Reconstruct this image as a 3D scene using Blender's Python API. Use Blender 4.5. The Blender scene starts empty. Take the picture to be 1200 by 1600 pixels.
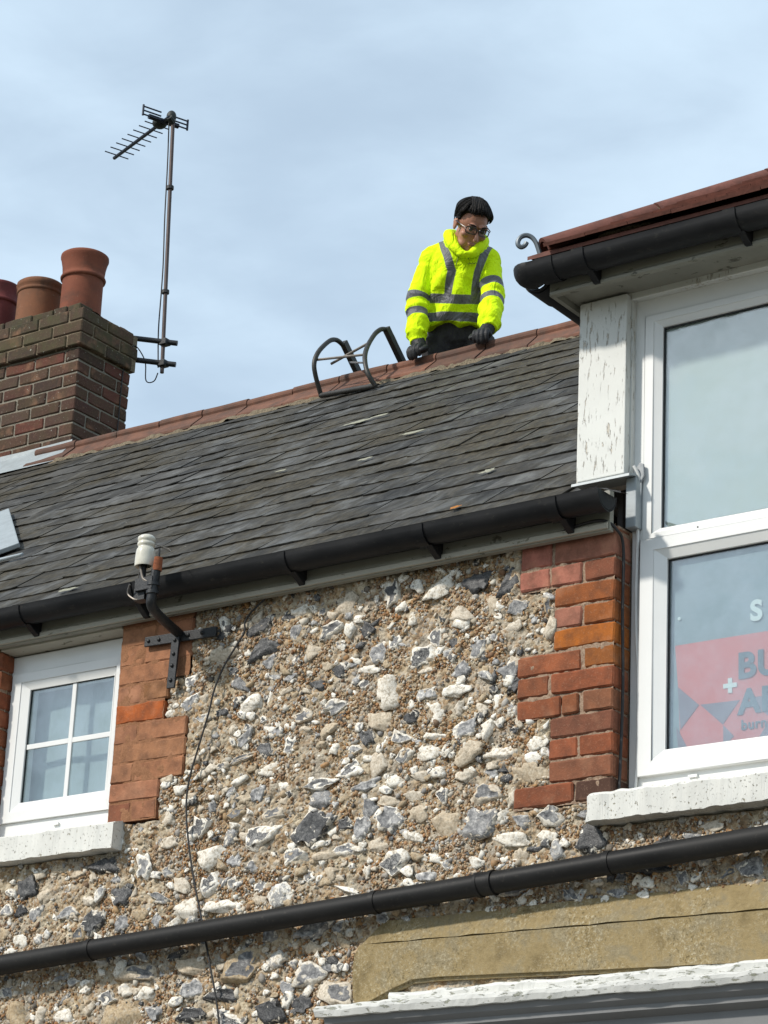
import bpy, bmesh, math, random
import numpy as np
from mathutils import Vector, Matrix, Euler
R_ = math.radians
scene = bpy.context.scene
COL = scene.collection

# ------------------------------------------------------------------ camera, sky, sun, exposure
cam_d = bpy.data.cameras.new('camera'); cam = bpy.data.objects.new('camera', cam_d); COL.objects.link(cam)
cam_d.sensor_fit = 'VERTICAL'; cam_d.sensor_height = 36.0; cam_d.lens = 4293.4 / 1600 * 36
cam_d.clip_start = 0.1; cam_d.clip_end = 3000
_r, _u, _b = Vector((.8142, .5787, .0459)), Vector((.1688, -.3118, .9350)), Vector((.5556, -.7535, -.3516))
m = Matrix((( _r.x, _u.x, _b.x), (_r.y, _u.y, _b.y), (_r.z, _u.z, _b.z))).to_4x4()
m.translation = Vector((5.369, -7.323, 1.6)); cam.matrix_world = m
scene.camera = cam

SUN_AZ, SUN_EL = 29.0, 39.0          # degrees left of the facade's outward normal, height
sdir = Vector((-math.sin(R_(SUN_AZ)) * math.cos(R_(SUN_EL)), -math.cos(R_(SUN_AZ)) * math.cos(R_(SUN_EL)), math.sin(R_(SUN_EL))))
sun_d = bpy.data.lights.new('sun', 'SUN'); sun_d.energy = 3.8; sun_d.angle = R_(3.2); sun_d.color = (1.0, .945, .86)
sun = bpy.data.objects.new('sun', sun_d); COL.objects.link(sun)
sun.rotation_euler = sdir.to_track_quat('Z', 'Y').to_euler(); sun.location = (0, 0, 40)

world = bpy.data.worlds.new('World'); scene.world = world; world.use_nodes = True
wt = world.node_tree; wn = wt.nodes; wl = wt.links; wn.clear()
wo = wn.new('ShaderNodeOutputWorld'); bg = wn.new('ShaderNodeBackground'); bg.inputs['Strength'].default_value = 0.116
sky = wn.new('ShaderNodeTexSky'); sky.sky_type = 'NISHITA'; sky.sun_disc = False
sky.sun_elevation = R_(SUN_EL); sky.sun_rotation = math.atan2(sdir.x, sdir.y)
sky.air_density = 1.0; sky.dust_density = 1.2; sky.ozone_density = 1.6
tc = wn.new('ShaderNodeTexCoord')
sep = wn.new('ShaderNodeSeparateXYZ'); wl.new(tc.outputs['Generated'], sep.inputs[0])
def wmath(op, a, b):
    n = wn.new('ShaderNodeMath'); n.operation = op
    for i, v in enumerate((a, b)):
        if isinstance(v, (int, float)): n.inputs[i].default_value = v
        else: wl.new(v, n.inputs[i])
    return n.outputs[0]
# thin high cloud: project the view direction on a layer overhead
zc = wmath('MAXIMUM', sep.outputs['Z'], 0.06)
cx = wmath('DIVIDE', sep.outputs['X'], zc); cy = wmath('DIVIDE', sep.outputs['Y'], zc)
comb = wn.new('ShaderNodeCombineXYZ'); wl.new(cx, comb.inputs[0]); wl.new(cy, comb.inputs[1])
def wnoise(scale, detail, rough, dist):
    n = wn.new('ShaderNodeTexNoise'); n.inputs['Scale'].default_value = scale; n.inputs['Detail'].default_value = detail
    n.inputs['Roughness'].default_value = rough; n.inputs['Distortion'].default_value = dist
    wl.new(comb.outputs[0], n.inputs['Vector']); return n.outputs['Fac']
n1 = wnoise(1.9, 3, .45, .1); n2 = wnoise(6.5, 5, .52, .2)
cf = wmath('ADD', wmath('MULTIPLY', n1, .70), wmath('MULTIPLY', n2, .30))
rmp = wn.new('ShaderNodeMapRange'); rmp.interpolation_type = 'SMOOTHSTEP'
rmp.inputs['From Min'].default_value = .36; rmp.inputs['From Max'].default_value = .66
rmp.inputs['To Min'].default_value = .55; rmp.inputs['To Max'].default_value = .86
wl.new(cf, rmp.inputs['Value'])
mixw = wn.new('ShaderNodeMix'); mixw.data_type = 'RGBA'
wl.new(rmp.outputs['Result'], mixw.inputs['Factor']); wl.new(sky.outputs['Color'], mixw.inputs['A'])
mixw.inputs['B'].default_value = (6.8, 8.45, 9.9, 1)
wl.new(mixw.outputs['Result'], bg.inputs['Color']); wl.new(bg.outputs[0], wo.inputs['Surface'])

scene.view_settings.view_transform = 'Standard'; scene.view_settings.look = 'None'
scene.view_settings.exposure = 0.0; scene.view_settings.gamma = 1.0; scene.view_settings.use_curve_mapping = False
scene.cycles.max_bounces = 6; scene.cycles.diffuse_bounces = 3; scene.cycles.glossy_bounces = 3; scene.cycles.transparent_max_bounces = 8
scene.cycles.use_denoising = True

# ------------------------------------------------------------------ helpers
rng = np.random.default_rng(7); rnd = random.Random(5)

def _hash(ix, iy, iz, seed):
    h = (ix.astype(np.int64) * 374761393 + iy.astype(np.int64) * 668265263 + iz.astype(np.int64) * 2147483647 + seed * 974634777) & 0x7fffffff
    h = ((h ^ (h >> 13)) * 1274126177) & 0x7fffffff
    return ((h ^ (h >> 16)) & 0xffff) / 65535.0
def vnoise(p, seed=0):
    p = np.asarray(p, float); i = np.floor(p); f = p - i; f = f * f * (3 - 2 * f); i = i.astype(np.int64)
    r = 0
    for dx in (0, 1):
        wx = f[:, 0] if dx else 1 - f[:, 0]
        for dy in (0, 1):
            wy = f[:, 1] if dy else 1 - f[:, 1]
            for dz in (0, 1):
                wz = f[:, 2] if dz else 1 - f[:, 2]
                r = r + wx * wy * wz * _hash(i[:, 0] + dx, i[:, 1] + dy, i[:, 2] + dz, seed)
    return r
def fbm(p, seed=0, oct=3):
    p = np.asarray(p, float); a = .5; r = 0
    for k in range(oct): r = r + a * (vnoise(p * 2 ** k, seed + k) * 2 - 1); a *= .5
    return r

def link(name, data, parent=None):
    o = bpy.data.objects.new(name, data); COL.objects.link(o)
    if parent is not None: o.parent = parent
    return o
def tag(o, label=None, cat=None, group=None, kind=None):
    if label: o['label'] = label
    if cat: o['category'] = cat
    if group: o['group'] = group
    if kind: o['kind'] = kind
    return o
def thing(name, label, cat, loc=(0, 0, 0), group=None):
    o = link(name, None); o.location = loc; o.empty_display_size = .1
    bpy.context.view_layer.update()
    return tag(o, label, cat, group)

class MB:
    "collects shapes; build() links them as ONE mesh object (coordinates are world unless off is given)"
    def __init__(s): s.v = []; s.f = []
    def add(s, v, f):
        b = len(s.v); s.v += [tuple(map(float, q)) for q in v]; s.f += [tuple(b + i for i in q) for q in f]; return s
    def box(s, x0, x1, y0, y1, z0, z1):
        v = [(x, y, z) for x in (x0, x1) for y in (y0, y1) for z in (z0, z1)]
        return s.add(v, [(0, 1, 3, 2), (4, 6, 7, 5), (0, 4, 5, 1), (2, 3, 7, 6), (0, 2, 6, 4), (1, 5, 7, 3)])
    def prism(s, prof, axis, a, b):
        "profile of 2D points extruded along axis from a to b; counter-clockwise profile"
        n = len(prof); put = {'x': lambda p, t: (t, p[0], p[1]), 'y': lambda p, t: (p[0], t, p[1]), 'z': lambda p, t: (p[0], p[1], t)}[axis]
        v = [put(p, a) for p in prof] + [put(p, b) for p in prof]
        f = [(i, (i + 1) % n, n + (i + 1) % n, n + i) for i in range(n)] + [tuple(range(n))[::-1], tuple(range(n, 2 * n))]
        return s.add(v, f)
    def tube(s, pts, r, n=10, cap=True, squash=None):
        pts = [Vector(p) for p in pts]; rs = r if isinstance(r, (list, tuple)) else [r] * len(pts)
        ring = []; prev = None
        for i, p in enumerate(pts):
            t = (pts[min(i + 1, len(pts) - 1)] - pts[max(i - 1, 0)]).normalized()
            if prev is None:
                ref = Vector((0, 0, 1)) if abs(t.z) < .9 else Vector((1, 0, 0))
                prev = (ref - t * ref.dot(t)).normalized()
            prev = (prev - t * prev.dot(t)).normalized(); w = t.cross(prev)
            ra, rb = (rs[i], rs[i]) if not isinstance(rs[i], tuple) else rs[i]
            ring.append([p + prev * (ra * math.cos(2 * math.pi * k / n)) + w * (rb * math.sin(2 * math.pi * k / n)) for k in range(n)])
        v = [q for rg in ring for q in rg]; m_ = len(ring)
        f = [(i * n + k, i * n + (k + 1) % n, (i + 1) * n + (k + 1) % n, (i + 1) * n + k) for i in range(m_ - 1) for k in range(n)]
        if cap: f += [tuple(range(n))[::-1], tuple((m_ - 1) * n + k for k in range(n))]
        return s.add(v, f)
    def lathe(s, prof, c, n=28):
        v = []; f = []
        for r, z in prof:
            for k in range(n):
                a = 2 * math.pi * k / n; v.append((c[0] + r * math.cos(a), c[1] + r * math.sin(a), c[2] + z))
        for i in range(len(prof) - 1):
            for k in range(n): f.append((i * n + k, i * n + (k + 1) % n, (i + 1) * n + (k + 1) % n, (i + 1) * n + k))
        return s.add(v, f)
    def ball(s, c, r, rot=None, u=14, w=9):
        r = (r, r, r) if isinstance(r, (int, float)) else r
        Mx = rot if rot is not None else Matrix.Identity(3); v = []; f = []; c = Vector(c)
        for i in range(w + 1):
            th = math.pi * i / w
            for k in range(u):
                a = 2 * math.pi * k / u
                v.append(c + Mx @ Vector((r[0] * math.sin(th) * math.cos(a), r[1] * math.sin(th) * math.sin(a), r[2] * math.cos(th))))
        for i in range(w):
            for k in range(u): f.append((i * u + k, (i + 1) * u + k, (i + 1) * u + (k + 1) % u, i * u + (k + 1) % u))
        return s.add(v, f)
    def mesh(s, name):
        me = bpy.data.meshes.new(name); me.from_pydata(s.v, [], s.f); me.update(); return me
    def build(s, name, mat, parent=None, smooth=False, bevel=0, seg=2, angle=40):
        me = s.mesh(name)
        if bevel or smooth:
            bm = bmesh.new(); bm.from_mesh(me); bmesh.ops.remove_doubles(bm, verts=bm.verts, dist=1e-5)
            bmesh.ops.recalc_face_normals(bm, faces=bm.faces)
            if bevel: bmesh.ops.bevel(bm, geom=[e for e in bm.edges if len(e.link_faces) == 2 and e.calc_face_angle(0) > .5], offset=bevel, segments=seg, affect='EDGES', profile=.6)
            for fc in bm.faces: fc.smooth = bool(smooth)
            if smooth:
                for e in bm.edges:
                    if len(e.link_faces) == 2 and e.calc_face_angle(0) > R_(angle): e.smooth = False
            bm.to_mesh(me); bm.free()
        else:
            bm = bmesh.new(); bm.from_mesh(me); bmesh.ops.recalc_face_normals(bm, faces=bm.faces); bm.to_mesh(me); bm.free()
        if mat: me.materials.append(mat)
        o = link(name, me)
        if parent is not None: adopt(o, parent)
        return o
def wmat(o):
    "world matrix from the local chain (no depsgraph update needed)"
    return wmat(o.parent) @ o.matrix_parent_inverse @ o.matrix_basis if o.parent else o.matrix_basis.copy()
def adopt(o, parent):
    o.parent = parent; o.matrix_parent_inverse = wmat(parent).inverted()
def spline(pts, n=8):
    pts = [Vector(p) for p in pts]; out = []
    for i in range(len(pts) - 1):
        p0 = pts[max(i - 1, 0)]; p1 = pts[i]; p2 = pts[i + 1]; p3 = pts[min(i + 2, len(pts) - 1)]
        for k in range(n):
            t = k / n
            out.append(.5 * ((2 * p1) + (p2 - p0) * t + (2 * p0 - 5 * p1 + 4 * p2 - p3) * t * t + (3 * p1 - p0 - 3 * p2 + p3) * t ** 3))
    return out + [pts[-1]]
def jitter(o, amp, sc, seed=0):
    "uneven surface: pushes the vertices along noise"
    me = o.data; n = len(me.vertices); co = np.empty(n * 3); me.vertices.foreach_get('co', co); co = co.reshape(-1, 3)
    d = np.stack([fbm(co * sc + 17 * k, seed + k * 5) for k in range(3)], 1); co = co + d * amp * 2
    me.vertices.foreach_set('co', co.ravel()); me.update()
def subdivide(o, cuts):
    bm = bmesh.new(); bm.from_mesh(o.data); bmesh.ops.subdivide_edges(bm, edges=[e for e in bm.edges if e.calc_length() > .06], cuts=cuts, use_grid_fill=True); bm.to_mesh(o.data); bm.free()

# ------------------------------------------------------------------ materials
class NT:
    def __init__(s, name):
        s.m = bpy.data.materials.new(name); s.m.use_nodes = True; s.t = s.m.node_tree; s.n = s.t.nodes
        s.b = s.n['Principled BSDF']; s.out = s.n['Material Output']
        s.pos = s.n.new('ShaderNodeNewGeometry').outputs['Position']; s._oi = None
    def set(s, sock, v):
        if v is None: return
        if hasattr(v, 'is_output'): s.t.links.new(v, sock)
        elif isinstance(v, (tuple, list)) and len(v) == 3 and sock.type == 'RGBA': sock.default_value = (*v, 1)
        else: sock.default_value = v
    def new(s, t, **kw):
        n = s.n.new(t)
        for k, v in kw.items(): setattr(n, k, v)
        return n
    def noise(s, scale, detail=4, rough=.55, dist=0, vec=None, stretch=None, w=None):
        n = s.new('ShaderNodeTexNoise'); v = vec or s.pos
        if stretch:
            mp = s.new('ShaderNodeMapping'); mp.inputs['Scale'].default_value = stretch; s.set(mp.inputs['Vector'], v); v = mp.outputs[0]
        if w is not None: n.noise_dimensions = '4D'; s.set(n.inputs['W'], w)
        s.set(n.inputs['Vector'], v); n.inputs['Scale'].default_value = scale; n.inputs['Detail'].default_value = detail
        n.inputs['Roughness'].default_value = rough; n.inputs['Distortion'].default_value = dist; return n.outputs['Fac']
    def vor(s, scale, feature='F1', out='Distance', vec=None):
        n = s.new('ShaderNodeTexVoronoi', feature=feature); s.set(n.inputs['Vector'], vec or s.pos); n.inputs['Scale'].default_value = scale; return n.outputs[out]
    def ramp(s, fac, stops, interp='LINEAR'):
        n = s.new('ShaderNodeValToRGB'); cr = n.color_ramp; cr.interpolation = interp
        while len(cr.elements) < len(stops): cr.elements.new(.5)
        for e, (p, c) in zip(cr.elements, stops):
            e.position = p; e.color = (*c, 1) if isinstance(c, (tuple, list)) else (c, c, c, 1)
        s.set(n.inputs[0], fac); return n.outputs[0]
    def math(s, op, a, b=None, clamp=False):
        n = s.new('ShaderNodeMath', operation=op); n.use_clamp = clamp; s.set(n.inputs[0], a)
        if b is not None: s.set(n.inputs[1], b)
        return n.outputs[0]
    def mix(s, f, a, b, blend='MIX'):
        n = s.new('ShaderNodeMix', data_type='RGBA', blend_type=blend); s.set(n.inputs['Factor'], f); s.set(n.inputs['A'], a); s.set(n.inputs['B'], b); return n.outputs['Result']
    def oi(s, k):
        if s._oi is None: s._oi = s.new('ShaderNodeObjectInfo')
        return s._oi.outputs[k]
    def attr(s, name, out='Fac'):
        n = s.new('ShaderNodeAttribute', attribute_name=name); return n.outputs[out]
    def bump(s, h, strength=.4, dist=.004):
        n = s.new('ShaderNodeBump'); n.inputs['Strength'].default_value = strength; n.inputs['Distance'].default_value = dist
        s.set(n.inputs['Height'], h); s.set(s.b.inputs['Normal'], n.outputs[0]); return s
    def done(s, col=None, rough=None, spec=None, metal=None):
        s.set(s.b.inputs['Base Color'], col); s.set(s.b.inputs['Roughness'], rough)
        s.set(s.b.inputs['Specular IOR Level'], spec); s.set(s.b.inputs['Metallic'], metal); return s.m

def mat_mortar():
    n = NT('lime mortar with grit')
    big = n.noise(5, 4); mid = n.noise(38, 5, .65); fine = n.noise(190, 4, .7)
    c = n.ramp(mid, [(.30, (.15, .105, .062)), (.45, (.42, .34, .23)), (.6, (.63, .54, .395)), (.8, (.74, .66, .52))])
    c = n.mix(n.ramp(big, [(.4, 0.), (.6, .8)]), c, n.ramp(fine, [(.3, (.17, .14, .11)), (.5, (.36, .32, .265)), (.7, (.52, .48, .41))]))
    chip = n.vor(85, out='Color'); sp = n.new('ShaderNodeSeparateColor'); n.set(sp.inputs[0], chip)
    cc = n.ramp(sp.outputs[0], [(0, (.13, .075, .035)), (.3, (.32, .19, .09)), (.55, (.46, .33, .19)), (.8, (.56, .48, .38)), (1, (.24, .23, .22))])
    c = n.mix(n.ramp(n.noise(14, 3), [(.42, 0.), (.56, .75)]), c, cc)
    n.bump(n.math('ADD', n.math('MULTIPLY', fine, .6), n.math('MULTIPLY', n.vor(85), -.8)), .9, .006)
    return n.done(c, .93, .15)
def mat_pebble():
    n = NT('grit and shingle chips')
    c = n.mix(n.ramp(n.noise(9, 4, .6), [(.40, .05), (.66, .48)]), n.attr('tone', 'Color'), n.ramp(n.noise(230, 2), [(.35, (.22, .17, .115)), (.65, (.46, .40, .31))]))
    n.bump(n.noise(330, 3), .5, .002); return n.done(c, .7, .3)
def mat_flint(small=False):
    n = NT('knapped flint and cortex')
    rd = n.math('MULTIPLY', n.attr('own') if small else n.oi('Random'), 60.)
    cs = n.new('ShaderNodeSeparateColor'); n.set(cs.inputs[0], n.attr('tone', 'Color') if small else n.oi('Color'))
    mott = n.noise(44, 4, .62, .8, w=rd); fine = n.noise(120, 4, .65, w=rd); vein = n.noise(60, 2, .5, 2.2, w=rd)
    cortex = n.mix(cs.outputs[1], n.ramp(fine, [(.3, (.22, .15, .085)), (.5, (.42, .32, .20)), (.7, (.56, .46, .32))]),
                   n.ramp(fine, [(.26, (.50, .43, .33)), (.42, (.78, .72, .62)), (.6, (.88, .86, .80))]))
    dark = n.ramp(mott, [(.3, (.012, .013, .016)), (.55, (.028, .028, .030)), (.70, (.09, .09, .095)), (.80, (.50, .48, .44))])
    grey = n.ramp(mott, [(.3, (.065, .066, .072)), (.46, (.20, .20, .205)), (.58, (.42, .41, .40)), (.68, (.74, .72, .67))])
    cortex = n.mix(n.ramp(n.noise(75, 5, .7, .3, w=rd), [(.50, 0.), (.60, .75)]), cortex, n.ramp(fine, [(.35, (.20, .165, .12)), (.6, (.44, .38, .29))]))
    core = n.mix(cs.outputs[2], dark, grey)
    wv = n.ramp(vein, [(.46, 0.), (.495, 1.), (.505, 1.), (.54, 0.)])
    core = n.mix(n.math('MULTIPLY', wv, n.math('MULTIPLY', .3 if small else n.oi('Alpha'), .85)), core, (.62, .60, .56))
    k = n.math('ADD', n.math('ADD', n.attr('core'), n.math('MULTIPLY', n.math('SUBTRACT', mott, .5), 1.5)), cs.outputs[0])
    k = n.ramp(k, [(.46, 0.), (.54, 1.)])
    n.bump(n.math('ADD', fine, n.math('MULTIPLY', mott, .5)), .5, .005)
    return n.done(n.mix(k, cortex, core), n.ramp(k, [(0, .88), (1, .5)]), .3)
def mat_brick(name, sc=1., soot=0.):
    n = NT(name); rd = n.math('MULTIPLY', n.oi('Random'), 40.)
    c = n.oi('Color'); a = n.noise(22, 5, .6, w=rd); f = n.noise(140, 4, .7, w=rd)
    c = n.mix(n.ramp(a, [(.38, .0), (.66, .8)]), c, n.mix(.7, c, (.075, .04, .028)))
    c = n.mix(n.ramp(f, [(.55, .0), (.8, .35)]), c, (.55, .36, .24))
    c = n.mix(n.ramp(n.noise(9, 4, w=rd), [(.55, 0.), (.72, .35)]), c, (.52, .27, .16))
    if soot:
        mo = n.noise(11, 5, .65)
        c = n.mix(n.ramp(mo, [(.42, 0.), (.7, soot)]), c, (.075, .07, .035))
        c = n.mix(n.ramp(n.noise(60, 3), [(.69, 0.), (.73, .7)]), c, (.48, .47, .40))
    n.bump(n.math('ADD', f, n.math('MULTIPLY', a, .8)), .55, .004)
    return n.done(c, .9, .15)
def mat_plain_mortar(name, a, b):
    n = NT(name); f = n.noise(160, 4, .7)
    c = n.ramp(f, [(.3, a), (.65, b)]); n.bump(f, .6, .004); return n.done(c, .95, .1)
def mat_slate():
    n = NT('grey slate'); rd = n.math('MULTIPLY', n.oi('Random'), 50.)
    tone = n.oi('Color')
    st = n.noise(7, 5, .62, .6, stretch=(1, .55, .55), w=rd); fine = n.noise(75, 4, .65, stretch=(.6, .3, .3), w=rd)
    c = n.mix(n.ramp(st, [(.36, 0.), (.53, .30), (.62, 1.)]), n.mix(.35, tone, (.012, .0116, .0105)), n.mix(.55, tone, (.158, .153, .142)))  # pale worn patches, with sky sheen painted into the base colour
    c = n.mix(n.ramp(fine, [(.5, 0.), (.72, .32)]), c, (.12, .112, .097))
    c = n.mix(n.ramp(n.noise(2.0, 5, .65), [(.40, 0.), (.62, .8)]), c, n.ramp(fine, [(.35, (.026, .022, .014)), (.65, (.088, .072, .045))]))
    c = n.mix(n.ramp(n.noise(24, 4, .7), [(.69, 0.), (.73, .5)]), c, (.32, .31, .27))
    n.bump(n.math('ADD', fine, n.math('MULTIPLY', st, 2.2)), .6, .007)
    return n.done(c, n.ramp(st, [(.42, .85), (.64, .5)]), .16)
def mat_paint(name, base, chip, amount, scale=30, stretch=(1, 1, 1), dirt=.3, rough=.6, bump=.4, patchy=False):
    n = NT(name)
    f = n.noise(scale, 6, .68, .3, stretch=stretch); d = n.noise(4, 5, .6); fine = n.noise(scale * 5, 3, .6)
    c = n.mix(n.ramp(d, [(.35, 0.), (.8, dirt)]), base, tuple(x * .55 for x in base))
    if patchy: f = n.math('ADD', f, n.math('MULTIPLY', n.math('SUBTRACT', n.noise(7, 4, .6, stretch=(1, 1, .5)), .47), .34))
    k = n.ramp(f, [(amount - .02, 1.), (amount + .008, 0.)])
    c = n.mix(k, c, n.ramp(fine, [(.3, chip), (.8, tuple(min(1, x * 2.4) for x in chip))]))
    n.bump(n.math('ADD', n.math('MULTIPLY', k, -1.2), n.math('MULTIPLY', fine, .25)), bump, .003)
    return n.done(c, rough, .35)
def mat_simple(name, c, rough=.5, metal=0., spec=.5, var=.12, scale=20, bump=0.):
    n = NT(name); f = n.noise(scale, 5, .6)
    col = n.ramp(f, [(.25, tuple(x * (1 - var) for x in c)), (.75, tuple(min(1, x * (1 + var)) for x in c))])
    if bump: n.bump(n.noise(scale * 6, 3), bump, .003)
    return n.done(col, rough, spec, metal)
def mat_glass(base=.17):
    n = NT('window glass'); t = n.new('ShaderNodeBsdfTransparent'); t.inputs[0].default_value = (.86, .90, .90, 1)
    g = n.new('ShaderNodeBsdfGlossy'); g.inputs['Roughness'].default_value = .015; g.inputs[0].default_value = (.95, .98, 1, 1)
    bp = n.new('ShaderNodeBump'); bp.inputs['Strength'].default_value = .25; bp.inputs['Distance'].default_value = .01; n.set(bp.inputs['Height'], n.noise(3.5, 2)); n.set(g.inputs['Normal'], bp.outputs[0])
    lw = n.new('ShaderNodeLayerWeight'); lw.inputs['Blend'].default_value = .5
    k = n.math('ADD', n.math('MULTIPLY', n.math('POWER', lw.outputs['Facing'], 4.), .9), n.ramp(n.noise(5, 5, .7), [(.35, base * .7), (.7, base * 1.25)]), True)
    ms = n.new('ShaderNodeMixShader'); n.set(ms.inputs[0], k); n.set(ms.inputs[1], t.outputs[0]); n.set(ms.inputs[2], g.outputs[0])
    n.t.links.new(ms.outputs[0], n.out.inputs['Surface']); return n.m

M = {}
M['mortar'] = mat_mortar(); M['pebble'] = mat_pebble(); M['flint'] = mat_flint(); M['smallflint'] = mat_flint(True)
M['brick'] = mat_brick('soft red brick'); M['stackbrick'] = mat_brick('sooty stock brick', soot=.35); M['bandbrick'] = mat_brick('mossy stock brick', soot=.85)
M['jointL'] = mat_plain_mortar('orange washed joints', (.21, .10, .052), (.32, .16, .088))
M['jointR'] = mat_plain_mortar('pale lime joints', (.19, .11, .07), (.40, .30, .22))
M['jointC'] = mat_plain_mortar('stack joints', (.11, .10, .08), (.30, .27, .22))
M['bedding'] = mat_plain_mortar('crumbly ridge bedding', (.07, .055, .038), (.26, .21, .145))
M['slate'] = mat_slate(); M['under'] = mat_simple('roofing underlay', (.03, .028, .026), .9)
n = NT('clay ridge tile'); f_ = n.noise(11, 5, .65); g_ = n.noise(90, 3)
c_ = n.ramp(f_, [(.3, (.105, .062, .046)), (.5, (.20, .088, .055)), (.68, (.285, .125, .075))]); c_ = n.mix(n.ramp(g_, [(.6, 0.), (.75, .4)]), c_, (.22, .19, .14)); n.bump(g_, .3, .003)
c_ = n.mix(n.math('ADD', n.math('MULTIPLY', n.oi('Random'), .5), .25), c_, (.062, .042, .034))
M['ridge'] = n.done(c_, .8, .25)
n = NT('hip tile'); f_ = n.noise(14, 4, .65)
n.bump(n.noise(120, 3), .3, .003); M['hip'] = n.done(n.ramp(f_, [(.3, (.085, .034, .024)), (.6, (.165, .062, .044))]), .72, .3)
M['white'] = mat_paint('flaking white paint', (.68, .68, .64), (.33, .30, .25), .398, 70, (1.5, 1.5, .24), .32, .6, .9, True)
M['sillpaint'] = mat_paint('old masonry paint', (.72, .71, .66), (.24, .22, .16), .375, 95, (1, 1, 1), .5, .75, 1.0)
M['cornicepaint'] = mat_paint('weathered cornice paint', (.64, .635, .60), (.20, .20, .16), .415, 70, (.35, 1, 1), .4, .7, .7)
M['fascia'] = mat_paint('grubby fascia paint', (.27, .26, .215), (.07, .065, .05), .38, 26, (.5, 1, 1), .7, .55, .3)
M['cream'] = mat_paint('cream eaves paint', (.42, .39, .32), (.12, .11, .08), .38, 30, (.6, 1, 1), .5, .6, .3)
M['upvc'] = mat_simple('white window plastic', (.74, .74, .72), .3, 0, .5, .04, 6)
M['gasket'] = mat_simple('black gasket', (.012, .012, .014), .5)
n = NT('black gutter plastic'); f_ = n.noise(7, 5, .65, stretch=(.35, 1, 1)); g_ = n.noise(50, 4, .7, stretch=(.5, 1, 1)); M['black'] = n.done(n.mix(n.ramp(g_, [(.6, 0.), (.75, .6)]), n.ramp(f_, [(.35, (.008, .0085, .010)), (.62, (.020, .020, .021)), (.75, (.040, .038, .034))]), (.06, .056, .045)), n.ramp(f_, [(.3, .38), (.7, .6)]), .16)
n = NT('black pipe plastic'); f_ = n.noise(6, 5, .65, stretch=(.3, 1, 1)); g_ = n.noise(70, 4, .7); M['pipe'] = n.done(n.mix(n.ramp(g_, [(.60, 0.), (.74, .5)]), n.ramp(f_, [(.35, (.008, .0078, .008)), (.7, (.024, .023, .022))]), (.07, .063, .052)), n.ramp(f_, [(.3, .42), (.7, .6)]), .16)
M['iron'] = mat_simple('black painted iron', (.02, .021, .023), .5, .3, .5, .4, 40, .4)
M['rust'] = mat_simple('rusty iron', (.22, .07, .03), .85, 0, .3, .5, 80, .5)
M['lead'] = mat_simple('lead sheet', (.24, .255, .265), .55, .25, .5, .25, 16, .3)
M['paleflash'] = mat_simple('painted flashing', (.31, .34, .35), .5, .1, .5, .15, 16, .25)
n = NT('ochre render'); f_ = n.noise(10, 5, .65); s_ = n.noise(130, 4, .7); dn = n.noise(3.2, 4)
c_ = n.ramp(f_, [(.3, (.185, .138, .068)), (.5, (.305, .232, .118)), (.62, (.25, .205, .125)), (.75, (.37, .30, .175))])
c_ = n.mix(n.math('MULTIPLY', n.ramp(s_, [(.49, 0.), (.58, .75)]), n.ramp(dn, [(.40, .10), (.60, 1.)])), c_, n.ramp(n.noise(75, 3), [(.42, (.085, .065, .03)), (.56, (.50, .44, .31))]))
n.bump(n.math('ADD', s_, f_), .5, .006); M['ochre'] = n.done(c_, .92, .15)
M['grey'] = mat_paint('grey shopfront paint', (.20, .20, .20), (.1, .1, .1), .25, 20, (.4, 1, 1), .5, .5, .2)
M['porcelain'] = mat_simple('cream porcelain', (.62, .585, .49), .22, 0, .6, .10, 30)
def mat_pot(name, a, b, soot):
    n = NT(name); f = n.noise(8, 5, .65); g = n.noise(70, 4, .7)
    c = n.ramp(f, [(.3, a), (.7, b)]); c = n.mix(n.ramp(n.noise(6, 5, .7, .5), [(.5, 0.), (.72, soot)]), c, (.055, .045, .035))
    c = n.mix(n.ramp(g, [(.66, 0.), (.72, .5)]), c, (.34, .31, .24)); n.bump(g, .35, .004); return n.done(c, .85, .2)
M['pot'] = mat_pot('terracotta pot', (.165, .055, .034), (.225, .078, .046), .55)
M['potdark'] = mat_pot('dark red pot', (.115, .032, .032), (.165, .045, .042), .45)
M['potworn'] = mat_pot('sooty weathered pot', (.24, .10, .052), (.15, .075, .045), .85)
M['alu'] = mat_simple('dull brown mast', (.085, .062, .056), .55, .4, .5, .2, 30)
M['aerial'] = mat_simple('dark aerial metal', (.025, .03, .045), .45, .5)
M['aerialbox'] = mat_simple('black aerial plastic', (.012, .016, .014), .6)
M['ladder'] = mat_simple('dull ladder steel', (.045, .042, .038), .5, .5, .5, .35, 40, .2)
M['rod'] = mat_simple('bare steel rod', (.17, .15, .13), .5, .6, .5, .3, 40)
M['cable'] = mat_simple('black cable', (.015, .014, .014), .6)
M['wcable'] = mat_simple('white cable', (.72, .71, .68), .5)
M['glass'] = mat_glass()
M['lens'] = mat_glass(.03); M['blind'] = mat_simple('pale roller blind', (.68, .70, .67), .9, 0, .1, .04, 3)
M['curtain'] = mat_simple('net curtain', (.44, .50, .51), .95, 0, .1, .06, 3)
M['board'] = mat_simple('grey blue display board', (.36, .42, .46), .8, 0, .2, .04, 3)
M['pink'] = mat_simple('coral poster ink', (.82, .27, .26), .7, 0, .2, .03, 3)
M['mauve'] = mat_simple('mauve poster ink', (.34, .28, .34), .7, 0, .2, .03, 3)
M['ink'] = mat_simple('slate blue letters', (.20, .24, .29), .7, 0, .2, .03, 3)
M['whiteink'] = mat_simple('white letters', (.86, .90, .88), .6, 0, .3, .02, 3)
M['room'] = mat_simple('dim room', (.10, .10, .10), .95)
M['lichen'] = mat_simple('pale lichen', (.30, .295, .23), .95, 0, .1, .3, 90, .6)
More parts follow.
